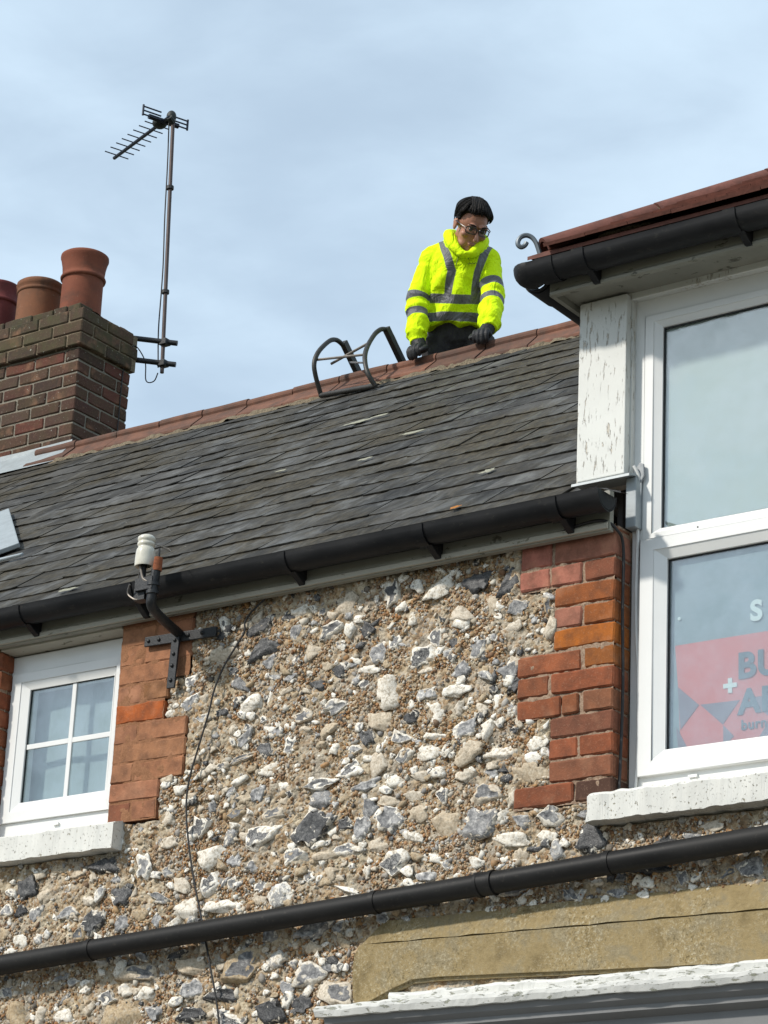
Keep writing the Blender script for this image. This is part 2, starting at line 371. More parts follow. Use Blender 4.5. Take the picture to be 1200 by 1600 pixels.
M['lichenorange'] = mat_simple('orange lichen', (.40, .17, .05), .95, 0, .1, .3, 90, .6)
M['asphalt'] = mat_simple('asphalt', (.06, .06, .062), .9, 0, .2, .3, 30, .5)
M['paving'] = mat_simple('concrete paving', (.30, .28, .25), .9, 0, .2, .15, 6, .4)
M['earth'] = mat_simple('ground', (.16, .15, .10), .95, 0, .1, .3, .5)

# ------------------------------------------------------------------ ground, road, pavement
for nm, x0, x1, y0, y1, z, mt in (('ground', -600, 600, -600, 600, -.012, 'earth'), ('road', -60, 60, -9.5, -2.6, -.004, 'asphalt'), ('pavement', -60, 60, -2.5, 0, .11, 'paving'), ('kerb', -60, 60, -2.62, -2.5, .115, 'paving')):
    b_ = MB()
    if nm in ('ground', 'road'): b_.add([(x0, y0, z), (x1, y0, z), (x1, y1, z), (x0, y1, z)], [(0, 1, 2, 3)])
    else: b_.box(x0, x1, y0, y1, -.008, z)
    tag(b_.build(nm, M[mt]), kind='structure')

# ------------------------------------------------------------------ the cottage
house = thing('flint_cottage', 'flint walled cottage with red brick corners, white windows and a grey slate roof', 'cottage', (0, 0, 0))
# flint wall -------------------------------------------------------
LW = (-1.815, -1.2, 3.905, 4.80)     # left window opening
RW = (.934, 2.06, 3.775, 4.96)       # right window opening
QL = (-1.205, -.862); QR = (.56, .934)
FLINTS = ('-265,3896,185,129,K;-538,3441,171,114,B;-1049,3301,167,106,B;33,4339,135,108,W;-478,3881,161,84,R;425,3836,133,101,G;-1565,3336,148,88,B;-395,3267,141,92,K;-722,3837,136,85,W;'
    '-1010,3457,181,64,T;-135,3320,137,80,T;-589,3260,171,62,R;-245,3388,127,81,W;625,3983,131,76,T;-726,4585,149,65,T;858,3740,98,98,K;-237,3540,153,62,G;291,3844,106,89,T;85,3741,106,88,R;'
    '-762,3282,148,62,K;-171,4689,99,91,T;-1241,3648,101,88,K;-388,3678,104,84,G;-533,4581,137,64,K;68,3890,98,89,G;222,4688,126,69,W;-1588,3812,105,80,K;-804,3663,110,75,W;-635,3653,148,53,W;'
    '518,4660,83,94,K;-243,4600,124,63,W;372,4084,120,65,T;183,4458,109,71,R;-771,3951,98,78,R;451,3934,119,64,T;384,4686,100,75,K;545,3773,146,50,W;-1206,3855,130,56,K;513,4066,140,51,W;'
    '1428,3580,103,70,G;1073,3627,149,48,K;-1014,3840,71,99,W;-608,3338,132,52,K;-703,3736,87,77,R;29,4699,64,104,W;-332,3803,104,63,W;-1109,3740,85,77,K;4,4091,72,91,T;-765,3454,122,53,T;'
    '701,3830,86,75,W;-239,4048,139,46,W;-231,3998,92,69,G;312,4579,116,54,T;-196,4319,114,55,W;-1,4243,103,60,T;-117,4079,101,61,R;-105,3801,117,52,W;-573,4388,85,70,W;-744,3374,94,63,G;'
    '346,4165,99,59,G;558,3604,115,49,G;232,4239,85,66,W;-548,4668,112,50,K;-856,4426,97,57,O;551,4568,82,67,G;-1140,3371,85,64,W;-55,3874,72,75,G;529,4348,82,66,G;-961,3379,83,64,W;'
    '177,3900,79,66,T;-309,4537,83,63,T;-396,3446,84,62,G;-48,4189,96,54,K;398,4446,76,67,G;443,4159,60,84,W;1272,3631,105,47,G;527,4499,83,60,T;-729,4670,97,51,K;-625,4457,86,57,G;'
    '316,4316,92,53,W;-15,4491,64,75,G;110,4104,80,60,W;-1455,3328,73,65,T;-487,4198,76,62,K;-1339,3320,72,65,W;-270,3289,76,61,K;644,4088,80,57,W;-384,4611,59,78,G;190,4317,85,53,G;'
    '586,3831,73,63,G;-72,4584,73,62,K;-473,4126,96,47,W;212,4104,85,52,W;-441,3961,95,46,T;20,3803,98,44,T;-593,4258,78,56,G;457,4590,53,81,T;-23,3937,63,67,G;219,4513,62,68,W;'
    '-1523,3706,75,56,G;-194,3792,110,37,T;329,4377,77,53,G;-215,4244,74,54,T;101,4170,102,40,W;121,4602,63,62,W;-1361,3697,88,45,G;159,3821,87,44,W;-1017,3661,70,54,B;-370,4700,76,50,W;'
    '-46,4022,99,38,G;1298,3735,79,48,T;-1098,3641,57,65,G;65,3953,98,37,T;124,4243,78,47,K;1351,3576,78,47,B;79,4019,80,45,W;-627,3904,58,62,G;-1059,3391,84,43,G;733,3716,57,62,G;'
    '366,4008,90,39,T;210,3675,95,36,G;-280,4413,66,52,K;-513,3785,80,43,G;-416,3540,65,52,G;-1585,3611,60,56,W;554,3909,44,76,T;-181,3731,64,52,T;-1636,3428,75,44,G;-55,4439,80,41,W;'
    '952,3555,68,48,G;-1308,3610,72,44,B;-188,4451,65,48,K;152,3962,70,45,T;-514,4046,57,54,G;-600,3814,58,54,G;786,3565,84,36,G;546,4294,67,46,K;-836,3496,96,32,K;-389,4205,47,63,W;'
    '-499,4527,60,49,G;-129,3897,64,45,K;590,3712,58,50,T;236,4160,84,33,W;423,3704,74,38,W;-597,4184,117,24,T;-939,3713,84,33,G;43,4519,56,48,W;-861,3615,83,32,W;689,3764,71,37,W;'
    '-407,4064,57,46,W;-612,3735,58,46,W;175,4029,70,37,T;-338,3350,64,41,G;88,4411,63,41,B;275,3948,43,59,R;812,3629,70,36,B;-427,4688,59,43,K;1194,3580,53,47,G;-797,4358,70,35,W;'
    '320,4240,53,46,T;-128,3541,47,51,G;-1363,3462,73,33,G;422,4233,60,39,T;485,4244,45,52,W;305,3710,60,38,W;-938,3632,42,54,G;505,3852,59,38,W;-105,3665,99,22,W;666,4564,30,73,B;'
    '-102,4156,64,34,W;-478,4468,59,35,G;-134,3987,46,45,B;-485,4393,42,49,W;-323,4258,66,31,T;-395,4529,59,35,W;-267,3724,46,45,W;-165,3407,50,41,G;-243,4476,58,35,T;-77,4388,40,48,W;'
    '538,4211,37,52,W;-645,4065,49,39,G;540,4140,59,32,K;1127,3551,53,36,B;182,4398,70,27,T;-687,4164,59,32,T;-724,4027,39,47,G;-28,3716,36,52,W;-708,4371,52,35,K;272,4452,54,34,T;'
    '-654,4294,52,35,T;420,4364,45,40,B;-269,4684,50,35,T;-402,4461,50,35,G;665,4465,44,39,W;-125,4388,40,41,W;301,4481,39,40,K;-665,4519,43,36,K;-945,4399,54,29,W;438,4296,45,33,T;'
    '-578,4291,51,28,W;-129,4463,49,28,G;227,4034,35,37,R;-355,4119,38,31,W;207,3744,35,29,W;-513,4317,34,28,W;650,4138,36,26,W;-43,4700,24,35,W;').strip(';')   # measured on the wall, in mm: x, z, width, height, kind of stone
FL = [t.split(',') for t in FLINTS.split(';')]
FL = [(int(a) / 1000, int(b) / 1000, int(c) / 1000, int(d) / 1000, k) for a, b, c, d, k in FL]
RENDER = [(-.045, 3.29), (-.052, 3.37), (-.048, 3.43), (-.03, 3.462), (.0, 3.475)] + [(.05 + 1.65 * i / 24, 3.472 - .0006 * i) for i in range(25)] + [(1.7, 3.27), (1.3, 3.285), (.9, 3.30), (.6, 3.312), (.30, 3.325), (.2, 3.322), (.13, 3.30), (.08, 3.28), (-.02, 3.24)]
def inq(x, z, pad=0.):
    "on brickwork or in an opening"
    r = (x > LW[0] - pad) & (x < LW[1] + pad) & (z > LW[2] - pad) & (z < LW[3])
    r |= (x > RW[0] - pad) & (z > RW[2] - pad)
    lx = np.where(z > 4.535, -.862, np.where(z > 4.372, -.97, np.where(z > 4.155, -.862, -.972)))
    r |= (x > -1.21) & (x < lx + pad) & (z > 4.0 - pad)
    rx = np.where(z > 4.612, .56, np.where(z > 4.387, .70, np.where(z > 4.162, .56, np.where(z > 3.937, .695, .56))))
    r |= (x > rx - pad) & (z > 3.862 - pad)
    r |= (x < -1.8) & (z > 3.9)
    return r
x0, x1, z0, z1, st = -2.12, 1.72, 3.02, 4.80, .0062
nx, nz = int((x1 - x0) / st) + 1, int((z1 - z0) / st) + 1
gx, gz = np.meshgrid(np.linspace(x0, x1, nx), np.linspace(z0, z1, nz)); gx = gx.ravel(); gz = gz.ravel()
P3 = np.stack([gx, gz, np.zeros_like(gx)], 1)
dy = -.013 * fbm(P3 * 9, 3, 3) - .009 * fbm(P3 * 32, 11, 2) - .0105 * (vnoise(P3 * 85, 23) - .5) - .004 * (vnoise(P3 * 150, 29) - .5)
hole = inq(gx, gz)
dy = np.where(hole, .035, dy)
verts = np.stack([gx, dy, gz], 1)
ii = (np.arange(nz - 1)[:, None] * nx + np.arange(nx - 1)[None, :]).ravel()
quads = np.stack([ii, ii + 1, ii + nx + 1, ii + nx], 1)
cxm = gx[ii] + st / 2; czm = gz[ii] + st / 2
op = ((cxm > LW[0]) & (cxm < LW[1]) & (czm > LW[2])) | ((cxm > RW[0]) & (czm > RW[2]) & (cxm < RW[1]))
quads = quads[~op]
def np_mesh(name, v, q):
    me = bpy.data.meshes.new(name); k = q.shape[1]
    me.vertices.add(len(v)); me.vertices.foreach_set('co', np.asarray(v, np.float32).ravel())
    me.loops.add(q.size); me.loops.foreach_set('vertex_index', q.astype(np.int32).ravel())
    me.polygons.add(len(q)); me.polygons.foreach_set('loop_start', np.arange(0, q.size, k, dtype=np.int32)); me.polygons.foreach_set('loop_total', np.full(len(q), k, np.int32))
    me.update(calc_edges=True); me.validate(); return me
me = np_mesh('wall', verts, quads); me.polygons.foreach_set('use_smooth', np.ones(len(me.polygons), bool)); me.materials.append(M['mortar'])
wall = link('wall', me, house)
# the plain rest of the walls: below and beside the detailed stretch, gable ends, back, and the dark rooms behind
for q in ((-6.2, x0, .0, .3, 0, 4.8), (x0, 3.4, .02, .3, 0, z0), (x1, 2.06, .0, .3, z0, 3.775), (2.06, 3.4, 0, .3, z0, 4.8), (-6.2, -6.0, .3, 6.1, 0, 4.8), (3.2, 3.4, .3, 6.1, 0, 4.8), (-6.2, 3.4, 6.1, 6.4, 0, 4.8)):
    b_ = MB(); b_.box(*q); b_.build('outer_wall', M['mortar'], house)
for q in ((-2.1, -.9, .28, .30, 3.7, 4.9), (-2.1, -1.82, .06, .28, 3.7, 4.78), (.80, 2.3, 1.3, 1.32, 3.6, 5.8), (.80, .82, .22, 1.3, 3.6, 5.8), (2.28, 2.3, .22, 1.3, 3.6, 5.8), (.8, 2.3, .22, 1.3, 3.58, 3.6), (.8, 2.3, .22, 1.3, 5.8, 5.82)):
    b_ = MB(); b_.box(*q); b_.build('room_wall', M['room'], house)

# flints -----------------------------------------------------------
def ico(sub):
    bm = bmesh.new(); bmesh.ops.create_icosphere(bm, subdivisions=sub, radius=1); v = np.array([q.co for q in bm.verts]); f = np.array([[q.index for q in fc.verts] for fc in bm.faces]); bm.free(); return v, f
IV, IF = ico(3); IV1, IF1 = ico(1); IV2, IF2 = ico(2)
def flint_shape(seed, flat, rough=.5):
    r = np.random.default_rng(seed)
    v = IV * (1 + rough * 1.5 * fbm(IV * 1.25, seed, 2)[:, None])
    a = np.arctan2(v[:, 2], v[:, 0]); lob = r.integers(2, 5)
    v[:, [0, 2]] *= (1 + r.uniform(.08, .26) * np.sin(a * lob + seed) + .13 * np.sin(a * (lob + 3) + seed * 2.3) + .08 * np.sin(a * 9 + seed) + .05 * np.sin(a * 14 + seed * 3))[:, None]
    for _ in range(7):      # flakes struck off: flat scars with sharp arrises
        n_ = r.normal(size=3); n_ /= np.linalg.norm(n_); d = (v @ n_); lim = np.percentile(d, r.uniform(78, 94)); k = d > lim
        v[k] -= ((d[k] - lim) * .92)[:, None] * n_
    pl = np.percentile(v[:, 1], 22) * np.ones(len(v)) + .12 * fbm(v * 1.7, seed + 4, 2) + .10 * v[:, 0] * r.uniform(-1, 1)
    core = np.zeros(len(v))
    if flat:
        k = v[:, 1] < pl + .02; rad = np.hypot(v[:, 0], v[:, 2]); ang = np.round((np.arctan2(v[:, 2], v[:, 0]) + math.pi) * 3).astype(int)
        mx = np.array([rad[(ang == q) & k].max() if ((ang == q) & k).any() else 1. for q in range(20)]); rel = rad / mx[np.clip(ang, 0, 19)]
        core = np.where(k, np.clip((1.0 - rel) * 6, 0, 1), 0)
        v[:, 1] = np.where(k, pl + .16 * fbm(v * 3.6, seed + 6, 2) + .10 * (rel ** 2) * -1, v[:, 1])
    v = v + .085 * np.stack([fbm(v * 5.5 + q * 9, seed + q, 2) for q in range(3)], 1)
    for q in (0, 2): v[:, q] -= (v[:, q].max() + v[:, q].min()) / 2; v[:, q] /= np.abs(v[:, q]).max()
    v[:, 1] = v[:, 1] / max(.2, -v[:, 1].min()) * .62
    me = np_mesh('flint', v, IF); at = me.attributes.new('core', 'FLOAT', 'POINT'); at.data.foreach_set('value', core.astype(np.float32))
    me.materials.append(M['flint']); return me
SMALL = []
IV, IF = ico(2); SMALL = [flint_shape(800 + i * 7, i % 3 != 0, .75) for i in range(24)]; IV, IF = ico(3)
CUT = [flint_shape(100 + i * 7, True) for i in range(22)]; LUMP = [flint_shape(400 + i * 7, False, .62) for i in range(20)]
KIND = {  # cut?, core bias, cortex tone, core tone, veins
    'W': (.5, -.13, (.72, 1.), (.2, .8), .2), 'T': (.15, -.62, (.15, .55), (.4, .8), 0), 'G': (.8, .52, (.6, 1.), (.6, 1.), .35),
    'K': (.95, .62, (.6, 1.), (.0, .16), .25), 'R': (1., .02, (.85, 1.), (.05, .3), 1.), 'B': (.3, -.55, (-.5, 0.), (.3, .5), 0), 'O': (1., .10, (.9, 1.), (.8, 1.), .3)}
placed = []
def put_flint(x, z, w, h, k):
    cut, bias, ct, kt, vein = KIND[k]
    src = rnd.choice(CUT if rnd.random() < cut else LUMP)
    o = link('flint', src, wall)
    s = max(w, h)
    o.scale = (w * .60 * rnd.choice((-1, 1)), min(.042, .30 * (w + h) * .5 + .007), h * .60 * rnd.choice((1, -1)))
    o.rotation_euler = (rnd.uniform(-.18, .10), rnd.uniform(-.35, .35), rnd.uniform(-.15, .15))
    o.location = (x, .004 - .0 * s, z)
    o.color = (bias + rnd.uniform(-.15, .15), rnd.uniform(*ct), rnd.uniform(*kt), vein * rnd.uniform(.5, 1.))
    placed.append((x, z, w, h))
for f_ in FL: put_flint(*f_)
tries = 0
while len(placed) < 300 and tries < 20000:
    tries += 1
    x, z = rnd.uniform(-1.95, 1.5), rnd.uniform(3.22, 4.74); s = rnd.uniform(.030, .062)
    if inq(np.array([x]), np.array([z]), .03)[0] or (x > -.1 and z < 3.56): continue
    if any(abs(x - p[0]) < .5 * (s + p[2]) and abs(z - p[1]) < .5 * (s + p[3]) for p in placed): continue
    if x > -1.2 and z > 4.1 and rnd.random() < .5: continue
    put_flint(x, z, s * rnd.uniform(.8, 1.5), s * rnd.uniform(.6, 1.1), rnd.choice('WWTTGGBKT'))
# shingle chips and small stones between the flints: too many to count
FX = np.array([p[0] for p in placed]); FZ = np.array([p[1] for p in placed]); FW = np.array([p[2] for p in placed]) * .46; FH = np.array([p[3] for p in placed]) * .46
def scatter(n, lo, hi, seed, cl):
    r = np.random.default_rng(seed)
    x = r.uniform(-2.0, 1.6, n); z = r.uniform(3.08, 4.775, n); rr = lo + (hi - lo) * r.random(n) ** 2.2
    ok = ~inq(x, z, .008) & ~((x > -.06) & (z < 3.53)) & (z > 3.1)
    dens = vnoise(np.stack([x * 7, z * 7, x * 0], 1), 77) * .65 + vnoise(np.stack([x * 21, z * 21, x * 0], 1), 78) * .35
    ok &= r.random(n) < np.clip((dens - cl) * 7, .12, 1)
    x, z, rr = x[ok], z[ok], rr[ok]
    ins = np.zeros(len(x), bool)
    for i in range(len(FX)): ins |= ((x - FX[i]) / FW[i]) ** 2 + ((z - FZ[i]) / FH[i]) ** 2 < .9
    return x[~ins], z[~ins], rr[~ins], r
PAL = np.array([(.24, .115, .042), (.34, .18, .07), (.40, .25, .115), (.17, .085, .04), (.42, .31, .19), (.50, .43, .33), (.62, .58, .50), (.72, .69, .62), (.27, .26, .25), (.06, .055, .055), (.38, .36, .33), (.33, .15, .05)])
def stones(name, n, lo, hi, seed, cl, prob, V, F, proud):
    x, z, rr, r = scatter(n, lo, hi, seed, cl); k = len(x)
    sc = np.stack([rr * r.uniform(.8, 1.45, k), rr * r.uniform(.5, .8, k), rr * r.uniform(.6, 1.05, k)], 1)
    th = r.uniform(0, math.pi, k); c, s = np.cos(th), np.sin(th)
    sh = 1 + .62 * (r.random((k, len(V))) - .5)
    v = V[None] * sc[:, None, :] * sh[:, :, None]
    vx = v[..., 0] * c[:, None] - v[..., 2] * s[:, None]; vz = v[..., 0] * s[:, None] + v[..., 2] * c[:, None]
    bx = np.stack([x, z, x * 0], 1)
    y0 = -.013 * fbm(bx * 9, 3, 3) - .009 * fbm(bx * 32, 11, 2) - rr * proud
    v = np.stack([vx + x[:, None], v[..., 1] + y0[:, None], vz + z[:, None]], 2).reshape(-1, 3)
    q = (F[None] + (np.arange(k) * len(V))[:, None, None]).reshape(-1, 3)
    me = np_mesh(name, v, q); me.materials.append(M['pebble'])
    col = PAL[r.choice(len(PAL), k, p=prob)] * r.uniform(.75, 1.2, (k, 1))
    col = np.concatenate([np.repeat(col, len(V), 0), np.ones((k * len(V), 1))], 1)
    at = me.attributes.new('tone', 'FLOAT_COLOR', 'POINT'); at.data.foreach_set('color', col.astype(np.float32).ravel())
    tag(link(name, me, wall), kind='stuff'); return k
# more broken flints too small to pick out singly
def small_flints(name, n, lo, hi, seed):
    x, z, rr, r = scatter(n, lo, hi, seed, .05); k = len(x); V_, F_, C_, T_, O_ = [], [], [], [], []
    sx, sz = [], []; off = 0
    shapes = []
    for me in SMALL:
        v = np.empty(len(me.vertices) * 3); me.vertices.foreach_get('co', v); c = np.empty(len(me.vertices)); me.attributes['core'].data.foreach_get('value', c); shapes.append((v.reshape(-1, 3), c))
    for i in range(k):
        if sx and (np.hypot(np.array(sx) - x[i], np.array(sz) - z[i]) < .026).any(): continue
        sx.append(x[i]); sz.append(z[i]); v, c = shapes[r.integers(len(shapes))]
        w, h = rr[i] * r.uniform(.9, 1.7), rr[i] * r.uniform(.6, 1.1); th = r.normal(0, .5)
        px, pz = v[:, 0] * w, v[:, 2] * h
        V_.append(np.stack([x[i] + px * math.cos(th) - pz * math.sin(th), v[:, 1] * (w + h) * .30 - .003, z[i] + px * math.sin(th) + pz * math.cos(th)], 1)); F_.append(IF2 + off); off += len(v); C_.append(c)
        b, ct, kt = ((-.10, .95, .5), (-.15, 1., .8), (-.5, .4, .5), (.5, .9, .9), (.6, .8, .1), (-.5, .05, .3), (.0, 1., .2))[r.choice(7, p=(.24, .16, .16, .14, .14, .06, .10))]
        T_.append(np.tile((b + r.uniform(-.1, .1), ct, kt, 1.), (len(v), 1))); O_.append(np.full(len(v), r.random()))
    me = np_mesh(name, np.concatenate(V_), np.concatenate(F_)); me.materials.append(M['smallflint'])
    for nm, d in (('core', C_), ('own', O_)): me.attributes.new(nm, 'FLOAT', 'POINT').data.foreach_set('value', np.concatenate(d).astype(np.float32))
    me.attributes.new('tone', 'FLOAT_COLOR', 'POINT').data.foreach_set('color', np.concatenate(T_).astype(np.float32).ravel())
    tag(link(name, me, wall), kind='stuff'); return len(T_)
NF = small_flints('small_flints', 1900, .011, .026, 41)
NP = stones('shingle_chips', 125000, .0030, .0078, 5, .41, np.array([16, 18, 13, 10, 12, 9, 5, 3, 5, 3, 4, 6]) / 104., IV1, IF1, .25)
NS = stones('small_stones', 2600, .007, .017, 9, .28, np.array([4, 6, 8, 4, 14, 16, 15, 12, 12, 6, 10, 2]) / 109., IV1, IF1, .10)

# bricks -----------------------------------------------------------
def brick_mesh(L, D, H, seed, wear=.0032, bev=.0055):
    bm = bmesh.new(); bmesh.ops.create_cube(bm, size=1)
    for v in bm.verts: v.co = Vector((v.co.x * L, v.co.y * D, v.co.z * H))
    bmesh.ops.subdivide_edges(bm, edges=[e for e in bm.edges if abs(e.verts[0].co.x - e.verts[1].co.x) > L * .5], cuts=2)
    bmesh.ops.bevel(bm, geom=[e for e in bm.edges if len(e.link_faces) == 2 and e.calc_face_angle() > .5], offset=bev, segments=1, affect='EDGES')
    co = np.array([v.co for v in bm.verts]); d = np.stack([fbm(co * 28 + 5 * k, seed + k, 2) for k in range(3)], 1) * wear * 2
    for v, q in zip(bm.verts, d): v.co += Vector(q)
    me = bpy.data.meshes.new('brick'); bm.to_mesh(me); bm.free(); return me
BR = {}
def put_brick(parent, c, L, D, H, mat, color, axis='x', wear=.0032, rot=0.):
    key = (round(L, 3), round(D, 3), round(H, 3), mat, rnd.randrange(4))
    if key not in BR:
        me = brick_mesh(L, D, H, hash(key[:3]) % 1000 + key[4] * 31, wear); me.materials.append(M[mat]); BR[key] = me
    o = link('brick', BR[key], parent); o.location = c
    o.rotation_euler = (rnd.uniform(-.012, .012), rnd.uniform(-.008, .008) + rot, (math.pi / 2 if axis == 'y' else 0) + rnd.uniform(-.012, .012))
    o.color = (*color, 1); return o
def vary(c, a=.12):
    k = rnd.uniform(1 - a, 1 + a); return tuple(min(1, q * k * rnd.uniform(1 - a * .4, 1 + a * .4)) for q in c)
RED, ORG, PNK, BRN, DRK = (.295, .095, .044), (.35, .110, .032), (.36, .145, .098), (.225, .085, .048), (.085, .042, .032)
zt = 4.687
rows = [  # top of course, [(x0, x1, colour)]
    [(.562, .685, PNK), (.695, .936, PNK)], [(.562, .680, PNK), (.684, .805, PNK), (.817, .936, BRN)], [(.70, .936, (.31, .10, .035))], [(.70, .808, PNK), (.818, .936, ORG)],
    [(.70, .936, (.40, .125, .026))], [(.562, .808, RED), (.820, .936, ORG)], [(.562, .685, RED), (.695, .936, RED)], [(.562, .735, RED), (.738, .806, RED), (.820, .936, BRN)],
    [(.695, .936, BRN)], [(.695, .803, RED), (.810, .936, RED)], [(.695, .936, BRN)], [(.562, .790, RED), (.797, .936, DRK)]]
for i, rw in enumerate(rows):
    a = zt + .075 - i * .075
    top = a - .003; bot = a - .075 + .003
    if i == 0: top = 4.775
    for (xa, xb, c) in rw:
        edge = xb > .93
        put_brick(wall, ((xa + xb) / 2, .0515 - .013 + rnd.uniform(-.003, .003), (top + bot) / 2 + rnd.uniform(-.001, .001)), xb - xa - .001, .103, top - bot, 'brick', vary(c), rot=.0)
# a thin closer course squeezed in under the eaves board, and the reveal of the big window
for (xa, xb) in ((.562, .72), (.73, .934)): put_brick(wall, ((xa + xb) / 2, .04, 4.788), xb - xa - .006, .1, .018, 'brick', vary(BRN))
for i in range(12):
    a = zt + .075 - i * .075
    put_brick(wall, (.9, .155, a - .0375), .062, .09, .066, 'brick', vary(rnd.choice((RED, BRN, ORG, DRK))))
def smear(rects, y0, amp, mat, seed, st=.006):
    "joint mortar, wiped unevenly over the edges of the bricks"
    for (xa, xb, za, zb) in rects:
        nx_, nz_ = int((xb - xa) / st) + 1, int((zb - za) / st) + 1
        X_, Z_ = np.meshgrid(np.linspace(xa, xb, nx_), np.linspace(za, zb, nz_)); X_ = X_.ravel(); Z_ = Z_.ravel()
        p = np.stack([X_, Z_, X_ * 0], 1); Y_ = y0 + amp * (fbm(p * 26, seed, 3) * 1.5 + .7 * fbm(p * 90, seed + 5, 2))
        i_ = (np.arange(nz_ - 1)[:, None] * nx_ + np.arange(nx_ - 1)[None, :]).ravel()
        me_ = np_mesh('brick_joints', np.stack([X_, Y_, Z_], 1), np.stack([i_, i_ + 1, i_ + nx_ + 1, i_ + nx_], 1)); me_.materials.append(M[mat]); me_.polygons.foreach_set('use_smooth', np.ones(len(me_.polygons), bool)); link('brick_joints', me_, wall)
smear([(.563, .933, 4.61, 4.80), (.701, .933, 4.39, 4.61), (.563, .933, 4.163, 4.39), (.697, .933, 3.937, 4.163), (.563, .933, 3.86, 3.937)], -.0060, .0055, 'jointR', 3)
b_ = MB(); b_.box(.70, .930, .012, .2, 3.86, 4.80); b_.build('reveal_joints', M['jointR'], wall)
TAN, TN2, BRO = (.36, .165, .088), (.34, .155, .085), (.40, .105, .030)
lz = [4.752, 4.678, 4.604, 4.531, 4.455, 4.379, 4.303, 4.229, 4.156, 4.083, 4.008]
lrows = [[(-1.205, -1.04, TAN), (-1.036, -.862, TAN)], [(-1.205, -1.09, TAN), (-1.086, -.862, TAN)], [(-1.205, -.955, TAN)], [(-1.205, -1.085, TN2), (-1.08, -.963, (.29, .135, .06))],
         [(-1.205, -.972, BRO)], [(-1.205, -1.095, TN2), (-1.09, -.862, TAN)], [(-1.205, -.862, TAN)], [(-1.205, -1.10, TN2), (-1.095, -.862, TAN)], [(-1.205, -.972, TN2)], [(-1.205, -1.10, BRN), (-1.096, -.975, TN2)]]
put_brick(wall, (-1.033, .04, 4.772), .338, .1, .034, 'brick', vary(TN2))
for i, rw in enumerate(lrows):
    for (xa, xb, c) in rw:
        put_brick(wall, ((xa + xb) / 2, .0385 + rnd.uniform(-.002, .002), (lz[i] + lz[i + 1]) / 2), xb - xa - .0005, .1, lz[i] - lz[i + 1] - .0015, 'brick', vary(c, .07))
smear([(-1.204, -.866, 4.532, 4.79), (-1.204, -.974, 4.378, 4.532), (-1.204, -.866, 4.157, 4.378), (-1.204, -.976, 4.008, 4.157)], -.0092, .0036, 'jointL', 9)
for i in range(12):
    a = 4.76 - i * .075
    put_brick(wall, (-1.93, .04, a - .0375), .228, .1, .066, 'brick', vary(RED))
b_ = MB(); b_.box(-2.04, -1.822, .004, .1, 3.86, 4.78); b_.build('brick_joints', M['jointR'], wall)

# eaves boards -----------------------------------------------------
b_ = MB(); b_.box(-6.2, .935, -.052, -.026, 4.762, 4.905); o = b_.build('fascia_board', M['fascia'], house, bevel=.003)
b_ = MB(); b_.prism([(-.062, 4.768), (-.062, 4.785), (-.052, 4.795), (-.02, 4.795), (-.02, 4.768)], 'x', -6.2, .93); b_.build('fascia_bead', M['cream'], house)
b_ = MB(); b_.box(-1.815, -1.205, -.02, .16, 4.757, 4.80); b_.build('soffit', M['cream'], house)
# lead where the eaves meet the dormer
b_ = MB(); b_.box(.936, .976, .046, .10, 4.80, 4.978); o = b_.build('lead_flashing', M['paleflash'], house, bevel=.004); 
b_ = MB(); b_.prism([(.004, 4.968), (.006, 4.978), (.04, 4.989), (.10, 4.989), (.10, 4.98), (.04, 4.980)], 'x', .746, .972); b_.build('lead_flashing', M['paleflash'], house)

# render band, cornice, shop front --------------------------------
bm = bmesh.new()
f0 = bm.faces.new([bm.verts.new((x, -.030, z)) for x, z in RENDER]); ex = bmesh.ops.extrude_face_region(bm, geom=[f0])
for v in ex['geom']:
    if isinstance(v, bmesh.types.BMVert): v.co.y = .02
bmesh.ops.recalc_face_normals(bm, faces=bm.faces)
bmesh.ops.bevel(bm, geom=[e for e in bm.edges if all(v.co.y < -.02 for v in e.verts)], offset=.011, segments=2, affect='EDGES')
for v in bm.verts: v.co.x += .006 * fbm(np.array([v.co]) * 8, 3, 2)[0]; v.co.z += .006 * fbm(np.array([v.co]) * 7, 8, 2)[0]
me = bpy.data.meshes.new('render_band'); bm.to_mesh(me); bm.free(); me.materials.append(M['ochre']); link('render_band', me, house)
bm = bmesh.new()
top = [(x + .0, 3.542 + .006 * fbm(np.array([[x * 6, 0, 0]]), 4, 2)[0]) for x in np.linspace(.062, 1.7, 28)]
A_ = [bm.verts.new((-.012, -.0270, 3.466))] + [bm.verts.new((x, -.0292 + .0015 * math.sin(i * 1.7), 3.4655 - .0006 * i + .002 * math.sin(i * 2.3))) for i, x in enumerate(np.linspace(.05, 1.7, 27))]
B_ = [bm.verts.new((x, -.006 + .004 * fbm(np.array([[x * 9, 3, 0]]), 6, 2)[0], z)) for x, z in top]
C_ = [bm.verts.new((x, .03, z)) for x, z in top]
for i in range(27): bm.faces.new((A_[i], A_[i + 1], B_[i + 1], B_[i])); bm.faces.new((B_[i], B_[i + 1], C_[i + 1], C_[i]))
me = bpy.data.meshes.new('render_splay'); bm.to_mesh(me); bm.free(); me.materials.append(M['ochre']); link('render_splay', me, house)
